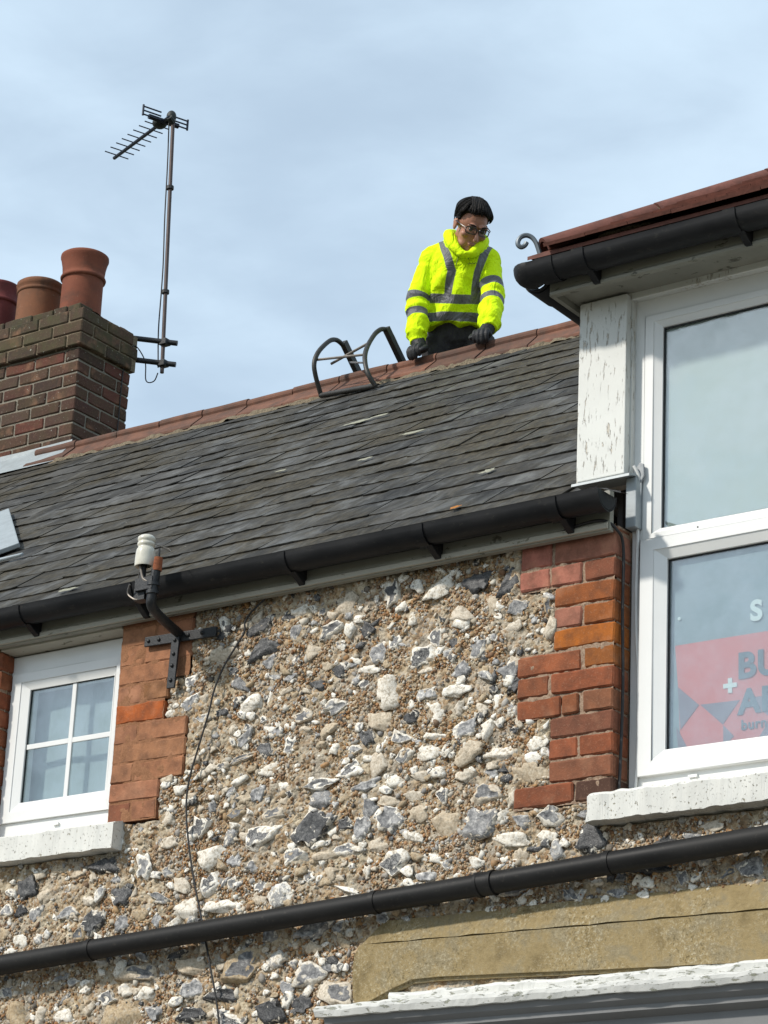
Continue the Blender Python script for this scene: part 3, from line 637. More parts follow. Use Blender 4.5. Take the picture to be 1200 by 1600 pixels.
def rough_strip(name, prof, xa, xb, mat, parent, amp, sc, seed, n=120, ends=0.):
    v = []; f = []; k = len(prof)
    for i in range(n + 1):
        x = xa + (xb - xa) * i / n
        v += [(x + (ends * (p[1] - prof[0][1]) if i == 0 else 0), p[0], p[1]) for p in prof]
    v = np.array(v); d = np.stack([fbm(v * sc + 9 * j, seed + j, 3) for j in range(3)], 1) * amp; v = v + d
    for i in range(n):
        for j in range(k): f.append((i * k + j, i * k + (j + 1) % k, (i + 1) * k + (j + 1) % k, (i + 1) * k + j))
    f += [tuple(range(k))[::-1], tuple(n * k + j for j in range(k))]
    b = MB(); b.add(v, f); return b.build(name, mat, parent)
rough_strip('cornice', [(-.115, 3.214), (-.122, 3.232), (-.122, 3.243), (-.108, 3.252), (.02, 3.275), (.02, 3.214)], -.130, 1.72, M['cornicepaint'], house, .008, 16, 5)
rough_strip('cornice_step', [(-.058, 3.25), (-.062, 3.278), (-.055, 3.288), (.02, 3.305), (.02, 3.25)], .13, 1.72, M['cornicepaint'], house, .009, 18, 15)
b_ = MB(); b_.prism([(-.10, 3.2145), (-.094, 3.195), (-.07, 3.182), (-.07, 3.165), (-.03, 3.15), (-.03, 2.95), (.02, 2.95), (.02, 3.2145)], 'x', -.10, 1.72); b_.build('shop_fascia', M['grey'], house)
b_ = MB(); b_.box(-.10, .02, -.06, .02, .11, 2.95).box(1.6, 1.72, -.06, .02, .11, 2.95).box(.02, 1.6, -.03, .02, .11, .6); b_.build('shopfront_frame', M['grey'], house, bevel=.006)
b_ = MB(); b_.box(.02, 1.6, -.012, -.006, .6, 2.95); b_.build('shop_window_pane', M['board'], house)

# windows ----------------------------------------------------------
def ring(b, X0, X1, Z0, Z1, w, y0, y1, mit=None):
    "mitred frame of four bars: widths left, right, bottom, top"
    l, r, bt, t = w if isinstance(w, tuple) else (w,) * 4
    o_ = [(X0, Z0), (X1, Z0), (X1, Z1), (X0, Z1)]; i_ = [(X0 + l, Z0 + bt), (X1 - r, Z0 + bt), (X1 - r, Z1 - t), (X0 + l, Z1 - t)]
    for k in range(4):
        a, c, d, e = o_[k], o_[(k + 1) % 4], i_[(k + 1) % 4], i_[k]
        b.prism_pts([(p[0], y0, p[1]) for p in (a, c, d, e)], [(p[0], y1, p[1]) for p in (a, c, d, e)])
def prism_pts(s, A, B):
    n = len(A); return s.add(A + B, [tuple(range(n)), tuple(range(n, 2 * n))[::-1]] + [(i, n + i, n + (i + 1) % n, (i + 1) % n) for i in range(n)])
MB.prism_pts = prism_pts
def sash(b, X0, X1, Z0, Z1, w, y0, y1, slope=.012):
    "a sash bar profile: flat face, then a bevel falling to the glass"
    l, r, bt, t = w if isinstance(w, tuple) else (w,) * 4
    k = .55
    ring(b, X0, X1, Z0, Z1, (l * k, r * k, bt * k, t * k), y0, y1)
    X0 += l * k; X1 -= r * k; Z0 += bt * k; Z1 -= t * k
    l, r, bt, t = (q * (1 - k) for q in (l, r, bt, t))
    o_ = [(X0, Z0), (X1, Z0), (X1, Z1), (X0, Z1)]; i_ = [(X0 + l, Z0 + bt), (X1 - r, Z0 + bt), (X1 - r, Z1 - t), (X0 + l, Z1 - t)]
    for j in range(4):
        a, c, d, e = o_[j], o_[(j + 1) % 4], i_[(j + 1) % 4], i_[j]
        b.prism_pts([(a[0], y0 + .003, a[1]), (c[0], y0 + .003, c[1]), (d[0], y0 + slope, d[1]), (e[0], y0 + slope, e[1])], [(p[0], y1 - .001, p[1]) for p in (a, c, d, e)])
# left window
wl_ = link('window', None, house); wl_['label'] = 'small white window with four panes'
b_ = MB(); ring(b_, -1.857, -1.199, 4.035, 4.752, (.052, .055, .052, .072), .060, .12); b_.build('frame', M['upvc'], wl_, bevel=.002)
b_ = MB(); sash(b_, -1.8045, -1.2545, 4.0875, 4.6795, (.088, .036, .076, .07), .048, .11); b_.build('sash', M['upvc'], wl_, bevel=.0018)
b_ = MB(); ring(b_, -1.722, -1.284, 4.158, 4.615, .007, .066, .075); b_.build('gasket', M['gasket'], wl_)
b_ = MB(); b_.box(-1.5045, -1.4845, .066, .0765, 4.163, 4.609); b_.build('glazing_bar', M['upvc'], wl_, bevel=.002)
b_ = MB(); b_.box(-1.716, -1.5047, .0665, .076, 4.373, 4.393).box(-1.4843, -1.29, .0665, .076, 4.373, 4.393); b_.build('glazing_bar', M['upvc'], wl_, bevel=.002)
for xa, xb in ((-1.7145, -1.505), (-1.484, -1.2915)):
    for za, zb in ((4.1655, 4.3725), (4.3935, 4.6075)):
        b_ = MB(); b_.box(xa, xb, .0705, .0735, za, zb); b_.build('pane', M['glass'], wl_)
b_ = MB(); b_.box(-1.53, -1.503, .050, .058, 4.055, 4.064); b_.build('drain_cap', M['upvc'], wl_)
o = rough_strip('sill', [(-.062, 3.905), (-.064, 3.995), (-.05, 4.003), (.06, 4.035), (.06, 3.905)], -2.05, -1.128, M['sillpaint'], wl_, .005, 34, 31, 120)
# right window
wr = link('window', None, house); wr['label'] = 'large white window with a fixed upper light and an opening lower sash'
XR = 2.05
b_ = MB(); ring(b_, .940, XR, 3.905, 5.640, (.040, .04, .042, .062), .088, .16); b_.build('frame', M['upvc'], wr, bevel=.002)
b_ = MB(); sash(b_, .9805, XR - .041, 4.7565, 5.5775, (.060, .06, .042, .045), .084, .15, .016); b_.build('fixed_light', M['upvc'], wr, bevel=.0018)
b_ = MB(); sash(b_, .9805, XR - .041, 3.9475, 4.7555, (.092, .09, .082, .073), .070, .15, .018); b_.build('sash', M['upvc'], wr, bevel=.0022)
b_ = MB(); ring(b_, 1.037, XR - .1, 4.795, 5.536, .008, .108, .116); ring(b_, 1.0685, XR - .13, 4.026, 4.686, .008, .098, .106); b_.build('gasket', M['gasket'], wr)
b_ = MB(); b_.box(1.044, XR - .105, .112, .116, 4.80, 5.53); b_.build('pane', M['glass'], wr)
b_ = MB(); b_.box(1.0755, XR - .135, .102, .106, 4.032, 4.680); b_.build('pane', M['glass'], wr)
b_ = MB(); b_.box(1.163, 1.195, .078, .086, 3.925, 3.934); b_.build('drain_cap', M['upvc'], wr)
b_ = MB(); b_.tube([(1.19, .083, 4.772), (1.19, .090, 4.772)], .003, 8); b_.build('vent_hole', M['gasket'], wr)
rough_strip('sill', [(-.068, 3.778), (-.073, 3.86), (-.06, 3.872), (.09, 3.905), (.09, 3.778)], .872, 2.2, M['sillpaint'], wr, .0075, 30, 77, 160, .25)
# what hangs behind the glass
b_ = MB()
N_ = 90; pr_ = [(-1.76 + .52 * i / N_, .135 + .0004 * math.sin(i * .9) + .003 * math.sin(i * .13)) for i in range(N_ + 1)]
b_.add([(x, y, z) for x, y in pr_ for z in (4.10, 4.68)], [(2 * i, 2 * i + 2, 2 * i + 3, 2 * i + 1) for i in range(N_)])
tag(b_.build('net_curtain', M['curtain'], smooth=True), 'pale net curtain hanging behind the four panes of the small white window', 'curtain')
b_ = MB(); b_.prism([(1.063, 4.70), (2.0, 4.70), (2.0, 5.60), (.99, 5.60), (.99, 4.925)], 'y', .122, .1235)
bl = b_.build('roller_blind', M['blind']); tag(bl, 'pale blank sheet covering the upper pane of the large window, one corner missing', 'blind')
bd = thing('window_poster', 'grey and coral pink poster with a white cross and big letters behind the lower pane', 'poster', (1.5, .14, 4.05))
b_ = MB(); b_.box(1.058, 1.98, .1402, .1432, 4.0, 4.73); b_.build('backing_sheet', M['board'], bd)
def flat(name, pts, y, mat):
    b = MB(); b.prism(pts, 'y', y, y + .0012); return b.build(name, M[mat], bd)
flat('coral_panel', [(1.092, 4.385), (1.105, 4.241), (1.113, 4.089), (1.144, 4.01), (1.9, 4.01), (1.9, 4.385)], .1386, 'pink')
for tri in ([(1.104, 4.244), (1.183, 4.172), (1.116, 4.098)], [(1.188, 4.172), (1.330, 4.168), (1.270, 4.095)], [(1.272, 4.093), (1.310, 4.052), (1.272, 4.02)], [(1.36, 4.172), (1.50, 4.168), (1.44, 4.095)], [(1.44, 4.093), (1.48, 4.052), (1.395, 4.03)], [(1.10, 4.11), (1.150, 4.02), (1.11, 4.02)]):
    flat('triangle', tri, .1370, 'mauve')
def letters(name, body, x, z, size, mat, bold):
    cu = bpy.data.curves.new(name, 'FONT'); cu.body = body; cu.size = size; cu.offset = bold; cu.extrude = .0006; cu.resolution_u = 6; cu.space_character = 1.08
    t_ = bpy.data.objects.new('tmp', cu); COL.objects.link(t_); bpy.context.view_layer.update()
    me = bpy.data.meshes.new_from_object(t_.evaluated_get(bpy.context.evaluated_depsgraph_get())); bpy.data.objects.remove(t_); bpy.data.curves.remove(cu)
    me.name = name; me.materials.clear(); me.materials.append(M[mat])
    o = link(name, me); o.location = (x, .1357, z); o.rotation_euler = (math.pi / 2, 0, 0); adopt(o, bd); return o
letters('lettering', 'BU', 1.323, 4.241, .118, 'ink', .0042); letters('lettering', 'AB', 1.328, 4.122, .112, 'ink', .0042)
letters('lettering', 'burna', 1.336, 4.068, .046, 'ink', .0008); letters('lettering', 'S', 1.370, 4.428, .094, 'whiteink', .0036)
b_ = MB(); b_.box(1.2715, 1.3215, .1357, .1368, 4.2135, 4.2285).box(1.289, 1.304, .1357, .1368, 4.229, 4.246).box(1.289, 1.304, .1357, .1368, 4.196, 4.213); b_.build('white_cross', M['whiteink'], bd)
b_ = MB(); b_.tube([(1.108, .1402, 4.475), (1.108, .136, 4.475)], .006, 10); b_.build('sticker_dot', M['whiteink'], bd)

bd.location.y -= .0265

# dormer -----------------------------------------------------------
dm = link('dormer', None, house); dm['label'] = 'window dormer with flaking white post and hipped red tiled roof'
b_ = MB(); b_.box(.752, .9375, .030, .17, 4.992, 5.655); o = b_.build('post', M['white'], dm, bevel=.004)
b_ = MB(); b_.box(.744, .7515, .04, .17, 4.99, 5.655).box(.938, .9435, .062, .16, 4.99, 5.655); b_.build('post_bead', M['white'], dm)
b_ = MB(); b_.box(.742, 2.3, .055, .17, 5.6405, 5.70).box(2.06, 2.3, .03, .17, 4.8, 5.6403); b_.build('head_board', M['white'], dm, bevel=.003)
b_ = MB(); b_.box(.728, 2.36, -.086, .19, 5.664, 5.676); b_.build('soffit', M['fascia'], dm)
b_ = MB(); b_.box(.726, 2.37, -.104, -.086, 5.641, 5.775).box(.708, .726, -.104, 2.2, 5.641, 5.775); b_.build('fascia_board', M['fascia'], dm, bevel=.003)
b_ = MB(); b_.prism([(-.112, 5.641), (-.114, 5.65), (-.104, 5.662), (-.104, 5.641)], 'x', .715, 2.37); b_.build('fascia_bead', M['fascia'], dm)
b_ = MB(); b_.box(.76, .80, .17, 2.4, 4.95, 5.70).box(2.30, 2.34, .03, 2.4, 4.8, 5.70); b_.build('side_cheek', M['lead'], dm)
K_ = .66; hx, hy, hz = .640, -.145, 5.792
pk = (1.56, hy + (1.56 - hx), hz + K_ * (1.56 - hx)); hx2 = 2 * 1.56 - hx
b_ = MB()
b_.add([(hx, hy, hz), (hx2, hy, hz), pk, (hx, 3.2, hz), (hx2, 3.2, hz), (1.56, 2.9, pk[2]), (hx, hy, hz - .014), (hx2, hy, hz - .014)], [(0, 1, 2), (0, 2, 5, 3), (1, 4, 5, 2), (0, 6, 7, 1)])
b_.build('roof_deck', M['hip'], dm)
# plain tiles of the front slope, course by course
tb = MB(); tb.box(-.083, .083, 0, .265, -.006, .006); tm = tb.mesh('tile'); tm.materials.append(M['hip'])
ang = math.atan(K_); ux = Vector((0, math.cos(ang), math.sin(ang))); nn = Vector((0, -math.sin(ang), math.cos(ang)))
for k in range(9):
    sy = k * .1
    x = hx + .165 + sy * math.cos(ang) + (.083 if k % 2 else 0)
    while x < hx2 - .08 - sy * math.cos(ang):
        o = link('tile', tm); o.parent = dm
        mt = Matrix((( 1, ux.x, nn.x), (0, ux.y, nn.y), (0, ux.z, nn.z))).to_4x4()
        mt.translation = Vector((x, hy - .02, hz)) + ux * sy + nn * (.016 + rnd.uniform(-.002, .002)); o.matrix_basis = mt @ Matrix.Rotation(-.055, 4, 'X'); x += .168
# hip tiles: half round rolls
def hip_tile(p, q, seed):
    p, q = Vector(p), Vector(q); t = (q - p).normalized(); side = Vector((t.y, -t.x, 0)).normalized(); up = side.cross(t)
    if up.z < 0: up = -up
    L = (q - p).length; b = MB(); prof = []
    for k in range(13):
        a = math.pi * (k / 12) * 1.16 - .25; prof.append((math.cos(a) * .052, math.sin(a) * .052))
    for k in range(12, -1, -1):
        a = math.pi * (k / 12) * 1.16 - .25; prof.append((math.cos(a) * .039, math.sin(a) * .039))
    A = [p + side * x + up * y for x, y in prof]; B = [p + t * L + side * x * .97 + up * y * .97 for x, y in prof]
    n = len(prof); b.add(A + B, [(i, (i + 1) % n, n + (i + 1) % n, n + i) for i in range(n)] + [(i, i + 1, n - 2 - i, n - 1 - i) for i in range(12)] + [(n + i, 2 * n - 1 - i, 2 * n - 2 - i, n + i + 1) for i in range(12)])
    return b.build('hip_tile', M['hip'], dm, smooth=True)
h0 = Vector((.685, -.104, 5.816)); hd = Vector((1, 1, K_)).normalized()
for i in range(3): hip_tile(h0 + hd * (.445 * i), h0 + hd * (.445 * i + .436), i)
h0b = Vector((2 * 1.56 - .668, -.121, 5.808)); hdb = Vector((-1, 1, K_)).normalized()
for i in range(3): hip_tile(h0b + hdb * (.445 * i), h0b + hdb * (.445 * i + .436), i)
b_ = MB()
for i in range(1, 3):
    c = h0 + hd * (.445 * i - .006); b_.ball(c + Vector((.0, .0, -.01)), (.05, .05, .05), None, 10, 7)
mo = b_.build('mortar_joint', M['bedding'], dm); jitter(mo, .004, 40, 3)
b_ = MB(); b_.ball((1.06, -.06, 5.835), (.05, .025, .018), None, 12, 8).ball((.98, -.08, 5.83), (.09, .03, .014), None, 12, 8); mo = b_.build('mortar_joint', M['bedding'], dm); jitter(mo, .008, 30, 8)

# main roof --------------------------------------------------------
PT = R_(37.0); us = Vector((0, math.cos(PT), math.sin(PT))); un = Vector((0, -math.sin(PT), math.cos(PT)))
E0 = Vector((0, -.085, 4.826)); YR, ZR = 2.9, E0.z + (2.9 - E0.y) * math.tan(PT); SL = (YR - E0.y) / math.cos(PT)
roof = link('roof', None, house)
b_ = MB(); b_.add([(-6.25, E0.y, E0.z - .012), (.76, E0.y, E0.z - .012), (.76, YR, ZR - .012), (-6.25, YR, ZR - .012)], [(0, 1, 2, 3)])
b_.add([(.76, .3, E0.z - .012 + .385 * math.tan(PT)), (3.45, .3, E0.z - .012 + .385 * math.tan(PT)), (3.45, YR, ZR - .012), (.76, YR, ZR - .012)], [(0, 1, 2, 3)])
b_.build('underlay', M['under'], roof)
b_ = MB(); b_.add([(-6.25, YR, ZR - .005), (3.45, YR, ZR - .005), (3.45, 2 * YR - E0.y, E0.z), (-6.25, 2 * YR - E0.y, E0.z)], [(0, 1, 2, 3)]); b_.build('back_slope', M['under'], roof)
def slate_mesh(seed, W=.2505, L=.41, T=.0056):
    r = np.random.default_rng(seed); nxs = 9
    tail = r.normal(0, .0016, nxs); tail += .003 * np.sin(np.linspace(0, 3, nxs) + r.uniform(0, 6))
    if r.random() < .45: tail[0] += r.uniform(.004, .016); tail[1] += r.uniform(0, .006)
    if r.random() < .45: tail[-1] += r.uniform(.004, .016)
    xs = np.linspace(-W / 2, W / 2, nxs); warp = r.normal(0, .0011, nxs)
    v = [(x, t, w) for x, t, w in zip(xs, tail, warp)] + [(x, .16, w * .5) for x, w in zip(xs, warp)] + [(x, L, 0) for x in xs] + [(x, t + .001, w - T) for x, t, w in zip(xs, tail, warp)]
    f = []
    for i in range(nxs - 1):
        f += [(i, i + 1, nxs + i + 1, nxs + i), (nxs + i, nxs + i + 1, 2 * nxs + i + 1, 2 * nxs + i), (3 * nxs + i, 3 * nxs + i + 1, i + 1, i)]
    v += [(-W / 2, L, -T), (W / 2, L, -T)]; q = 4 * nxs
    f += [(3 * nxs, 0, nxs, 2 * nxs, q), (4 * nxs - 1, q + 1, 3 * nxs - 1, 2 * nxs - 1, nxs - 1)]
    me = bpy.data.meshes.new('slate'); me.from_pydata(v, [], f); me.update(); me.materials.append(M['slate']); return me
SM = [slate_mesh(i) for i in range(18)]
GA = .1945; TILT = .0056 / GA
rest = MB(); ns = 0
def vis_left(y): return -1.95 - (y - .05) * 1.03     # where the picture's left edge crosses the slope
for k in range(int(SL / GA) + 1):
    x = .76 - (.125 if k % 2 == 0 else .25) - rnd.uniform(0, .01)
    s = k * GA
    if s > SL - .02: break
    while x > -6.3:
        o3 = E0 + us * (s + rnd.gauss(0, .0045)) + un * (.0175 + abs(rnd.gauss(0, .0015))); o3.x = x
        y = o3.y
        mt = Matrix(((1, us.x, un.x), (0, us.y, un.y), (0, us.z, un.z))).to_4x4(); mt.translation = o3
        mt = mt @ Matrix.Rotation(-TILT, 4, 'X') @ Matrix.Rotation(rnd.gauss(0, .008), 4, 'Z') @ Matrix.Rotation(rnd.gauss(0, .010), 4, 'Y') @ Matrix.Rotation(rnd.gauss(0, .006), 4, 'X')
        if x > vis_left(y) - .16 and ns < 300 and x < .95 - y * .64:
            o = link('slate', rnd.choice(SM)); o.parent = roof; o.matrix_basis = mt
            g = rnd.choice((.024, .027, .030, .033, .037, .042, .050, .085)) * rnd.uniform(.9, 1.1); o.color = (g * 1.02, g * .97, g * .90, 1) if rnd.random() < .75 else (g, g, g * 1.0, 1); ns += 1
        else:
            me = SM[k % 18]
            rest.add([mt @ v.co for v in me.vertices], [tuple(p.vertices) for p in me.polygons])
        x -= .2535
print('slates', ns, 'chips', NP, NS, NF, 'flints', len(placed))
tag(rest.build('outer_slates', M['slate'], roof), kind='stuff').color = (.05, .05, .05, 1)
# ridge: roll topped tiles, bedded on crumbling mortar
def ridge_mesh(seed, L=.291):
    w, th = .185, .015; cz = .017; rr = .031
    c, s = math.cos(PT), math.sin(PT)
    right = [(w * c, -w * s + th)]
    cz, rr, w = .060, .028, .108
    prof = [(-w, -.054), (-w, -.040), (-.026, .036)]
    for k in range(11):
        a = R_(218 - k * 25.6); prof.append((rr * math.cos(a), cz + rr * math.sin(a)))
    prof += [(.026, .036), (w, -.040), (w, -.054), (0, .02)]
    b = MB(); b.prism(prof, 'x', -L / 2, L / 2); me = b.mesh('ridge_tile')
    bm = bmesh.new(); bm.from_mesh(me); bmesh.ops.subdivide_edges(bm, edges=[e for e in bm.edges if e.calc_length() > .2], cuts=2, use_grid_fill=True); bmesh.ops.recalc_face_normals(bm, faces=bm.faces)
    for v in bm.verts:
        q = fbm(np.array([v.co]) * 9, seed, 2)[0]; v.co.z += q * .006; v.co.y += q * .003
    bm.to_mesh(me); bm.free(); me.materials.append(M['ridge']); return me
RM = [ridge_mesh(i) for i in range(6)]
x = -1.430 + .298 * 7
while x > -6.3:
    if x < 3.4 and not (-5.7 < x < -4.36 - .05):
        o = link('ridge_tile', rnd.choice(RM)); o.parent = roof; o.location = (x, YR, ZR + .001 + rnd.uniform(-.004, .004)); o.rotation_euler = (rnd.gauss(0, .01), rnd.gauss(0, .008), rnd.gauss(0, .008) + rnd.choice((0, math.pi)))
    x -= .298
v = []; f = []
NB = 420
for i in range(NB + 1):
    xx = -4.36 + 5.2 * i / NB
    for s_, h_ in ((.160, .020), (.138, .036), (.110, .024)): v.append((xx, YR - s_ * math.cos(PT) - .030 * math.sin(PT) * 0, ZR - s_ * math.sin(PT) + h_))
v = np.array(v); v += np.stack([fbm(v * 20 + 3 * j, 40 + j, 3) for j in range(3)], 1) * np.array([.0, .028, .018])
for i in range(NB):
    for j in range(2): f.append((i * 3 + j, i * 3 + 3 + j, i * 3 + 4 + j, i * 3 + 1 + j))
b_ = MB(); b_.add(v, f); b_.build('ridge_bedding', M['bedding'], roof)
# lead apron under the stack, and the corner of a valley lining at the left edge
b_ = MB()
def onroof(x, y, h=0.): return (x, y - h * math.sin(PT), E0.z + (y - E0.y) * math.tan(PT) + h * math.cos(PT))
A = [onroof(-5.6, 2.74, .022), onroof(-4.36, 2.74, .022), onroof(-4.30, 2.93, .022), (-4.30, 2.930, 7.165), (-5.6, 2.930, 7.165)]
b_.add([onroof(-5.6, 2.78, .027), onroof(-4.32, 2.80, .027), (-4.335, 2.928, 7.172), (-5.6, 2.928, 7.172), (-4.335, 2.928, 7.195), (-5.6, 2.928, 7.195)], [(0, 1, 2, 3), (3, 2, 4, 5)])
o = b_.build('lead_flashing', M['paleflash'], roof); subdivide(o, 6); jitter(o, .006, 9, 3)
b_ = MB()
a0, a1 = Vector(onroof(-3.62, 1.70, .03)), Vector(onroof(-2.80, .955, .03)); wd = Vector((.055, .045, .034))
b_.prism_pts([a0 - wd, a1 - wd, a1 + wd, a0 + wd], [q + un * .022 for q in (a0 - wd, a1 - wd, a1 + wd, a0 + wd)])
b0, b1 = Vector(onroof(-3.0, .80, .03)), Vector(onroof(-2.57, .84, .03)); wd = us * .035
b_.prism_pts([b0 - wd, b1 - wd * .3, b1 + wd * .3, b0 + wd], [q + un * .012 for q in (b0 - wd, b1 - wd * .3, b1 + wd * .3, b0 + wd)])
b_.build('valley_flashing', M['paleflash'], roof, bevel=.004)
def lichen(x, y, w, l, mat, seed):
    v = []; f = []; N = 26
    c = Vector(onroof(x, y, .0275))
    v.append(c + un * .003)
    for k in range(N):
        a = 2 * math.pi * k / N; r = 1 + .75 * fbm(np.array([[math.cos(a) * 2.3, math.sin(a) * 2.3, seed]]), seed, 3)[0]
        v.append(c + Vector((1, 0, 0)) * (w * r * math.cos(a)) + us * (l * r * math.sin(a)) + un * .0)
    f = [(0, 1 + k, 1 + (k + 1) % N) for k in range(N)]; b = MB(); b.add(v, f); return b.build('lichen_patch', M[mat], roof)
for q in ((-1.66, 1.99, .085, .03, 'lichen', 1), (-1.55, 2.02, .05, .018, 'lichen', 2), (-1.011, 1.531, .06, .022, 'lichen', 3), (-1.045, 1.239, .035, .02, 'lichen', 4), (.143, .205, .022, .02, 'lichenorange', 5), (-1.659, .166, .05, .016, 'lichen', 6), (-1.587, 1.365, .03, .012, 'lichen', 7), (.0, .62, .03, .03, 'lichen', 8)):
    lichen(*q)

# ------------------------------------------------------------------ chimney stack and its pots
stack = thing('chimney_stack', 'brown brick chimney stack with a projecting mossy top band at the roof ridge', 'chimney', (-4.95, 3.16, 6.9))
CXR, CYF, CYB, CXL = -4.356, 2.94, 3.378, -5.56
b_ = MB(); b_.box(CXL + .007, CXR - .007, CYF + .007, CYB - .007, 6.3, 7.99); b_.build('core', M['jointC'], stack)
def chim_brick(c, L, D, H, mat, col, axis):
    o = put_brick(stack, (0, 0, 0), L, D, H, mat, col, axis, .0025)
    o.location = Vector(c) - stack.location
SB = ((.078, .044, .033), (.068, .040, .031), (.092, .048, .036), (.058, .038, .031), (.125, .046, .035), (.074, .047, .037))
def course(zc, H, xr, yf, yb, xl, odd, mat, cols):
    L, J, D = .215, .010, .1025
    cl = lambda: vary(rnd.choice(cols), .15)
    # corner brick, then the front run to the left, then the side run to the back
    if odd:
        chim_brick((xr - L / 2, yf + D / 2, zc), L, D, H, mat, cl(), 'x'); x = xr - L - J; y = yf + D + J
    else:
        chim_brick((xr - D / 2, yf + L / 2, zc), L, D, H, mat, cl(), 'y'); x = xr - D - J; y = yf + L + J
    while x > xl + .06:
        l = min(L, x - xl)
        chim_brick((x - l / 2, yf + D / 2, zc), l, D, H, mat, cl(), 'x'); x -= L + J
    while y < yb - .05:
        l = min(L, yb - y)
        chim_brick((xr - D / 2, y + l / 2, zc), l, D, H, mat, cl(), 'y'); y += L + J
z = 7.765 - .0755; i = 0
while z > 7.05:
    course(z + .0377, .066, CXR, CYF, CYB, CXL, i % 2, 'stackbrick', SB); z -= .0755; i += 1
GB = ((.060, .050, .036), (.072, .055, .038), (.052, .046, .034), (.085, .060, .042))
for i in range(3): course(7.768 + .0377 + .0765 * i, .068, CXR + .028, CYF - .028, CYB + .02, CXL, i % 2, 'bandbrick', GB)
b_ = MB(); b_.box(CXL, CXR + .020, CYF - .020, CYB + .012, 7.772, 7.99); b_.build('band_core', M['bedding'], stack)
# broken setting course on top, bedded in mossy mortar
xx = CXR - .02
while xx > CXL:
    l = rnd.choice((.105, .16, .215)); chim_brick((xx - l / 2, CYF + .055, 8.022), l - .01, .11, rnd.uniform(.040, .062), 'bandbrick', vary(GB[0]), 'x'); xx -= l
yy = CYF + .1
while yy < CYB - .06:
    l = rnd.choice((.105, .13)); chim_brick((CXR - .075, yy + l / 2, 8.01), l - .01, .11, rnd.uniform(.03, .05), 'bandbrick', vary(GB[2]), 'y'); yy += l
fl_ = NT('mossy mortar'); ff = fl_.noise(40, 4); fl_.bump(ff, .8, .008); M['moss'] = fl_.done(fl_.ramp(fl_.noise(14, 4), [(.35, (.05, .055, .022)), (.6, (.13, .115, .07))]), .95, .1)
b_ = MB(); b_.add([(CXL, CYF + .02, 8.02), (CXR - .02, CYF + .02, 8.02), (CXR - .02, CYB - .02, 8.02), (CXL, CYB - .02, 8.02), (CXL, CYF + .12, 8.07), (CXR - .14, CYF + .12, 8.07), (CXR - .14, CYB - .1, 8.07), (CXL, CYB - .1, 8.07)], [(0, 1, 5, 4), (1, 2, 6, 5), (2, 3, 7, 6), (4, 5, 6, 7)])
o = b_.build('flaunching', M['moss'], stack); subdivide(o, 6); jitter(o, .012, 14, 4)
def pot(name_label, c, prof, mat):
    t = thing('chimney_pot', name_label, 'chimney pot', c, 'clay pots on the chimney stack')
    b = MB(); b.lathe(prof[0], c, 40); b.build('pot_body', M[mat], t, smooth=True, angle=60)
    b = MB(); b.lathe(prof[1], c, 40); b.build('rim', M[mat], t, smooth=True, angle=60)
    return t
pot('tall orange terracotta pot nearest the corner of the stack', (-4.585, 3.16, 7.988),
    ([(0.1203, 0), (0.1184, .18), (0.1175, .318), (0.0940, .318), (0.0987, 0)], [(0.1175, .316), (0.1288, .320), (0.1316, .330), (0.1269, .340), (0.1222, .345), (0.1213, .362), (0.1250, .400), (0.1335, .440), (0.1391, .455), (0.1382, .470), (0.1297, .476), (0.1128, .474), (0.1015, .455), (0.0987, .30)]), 'pot')
pot('short weathered brown pot with a blackened rim standing between the two red pots', (-4.915, 3.16, 7.988),
    ([(0.1316, 0), (0.1288, .2), (0.1278, .302), (0.1034, .302), (0.1034, 0)], [(0.1278, .300), (0.1344, .304), (0.1358, .312), (0.1321, .320), (0.1316, .326), (0.1382, .336), (0.1410, .350), (0.1382, .366), (0.1278, .374), (0.1147, .370), (0.1034, .35), (0.1034, .28)]), 'potworn')
pot('dark red pot at the far end of the stack', (-5.255, 3.16, 7.988),
    ([(0.1203, 0), (0.1175, .2), (0.1166, .318), (0.0940, .318), (0.0987, 0)], [(0.1166, .316), (0.1260, .320), (0.1288, .329), (0.1241, .338), (0.1194, .344), (0.1203, .385), (0.1288, .420), (0.1316, .432), (0.1241, .440), (0.1090, .437), (0.0987, .42), (0.0987, .30)]), 'potdark')

# ------------------------------------------------------------------ television aerial
ae = thing('tv_aerial', 'television aerial with a comb of short rods on a tall thin mast beside the chimney', 'aerial', (-4.23, 3.5, 7.79))
mp = lambda t: Vector((-4.228, 3.5, 7.79)).lerp(Vector((-4.303, 3.5, 9.47)), t)
b_ = MB(); b_.tube([mp(0), mp(.06), mp(1)], .0115, 12); b_.build('mast', M['alu'], ae, smooth=True)
b_ = MB(); b_.tube(spline([mp(0) + Vector((-.02, -.012, .0)), mp(-.03) + Vector((-.05, -.01, .005)), mp(-.02) + Vector((-.10, -.02, 0)), mp(.05) + Vector((-.098, -.04, 0)), (-4.333, 3.36, 7.93), (-4.34, 3.33, 7.80), (-4.352, 3.31, 7.76), (-4.348, 3.30, 7.4), (-4.348, 3.29, 7.12)], 6), .0035, 6)
b_.tube(spline([mp(.02) + Vector((-.02, -.012, 0)), mp(.16) + Vector((-.030, -.012, 0)), mp(.30) + Vector((-.022, -.012, 0)), mp(.42) + Vector((-.017, -.012, 0)), mp(.6) + Vector((-.021, -.012, 0)), mp(.8) + Vector((-.018, -.012, 0)), mp(.97) + Vector((-.019, -.014, 0))], 6), .0042, 6); b_.build('cable', M['cable'], ae, smooth=True)
for t in (.30, .705): b_ = MB(); b_.tube([mp(t), mp(t + .012)], .022, 10); b_.build('cable_tie', M['cable'], ae)
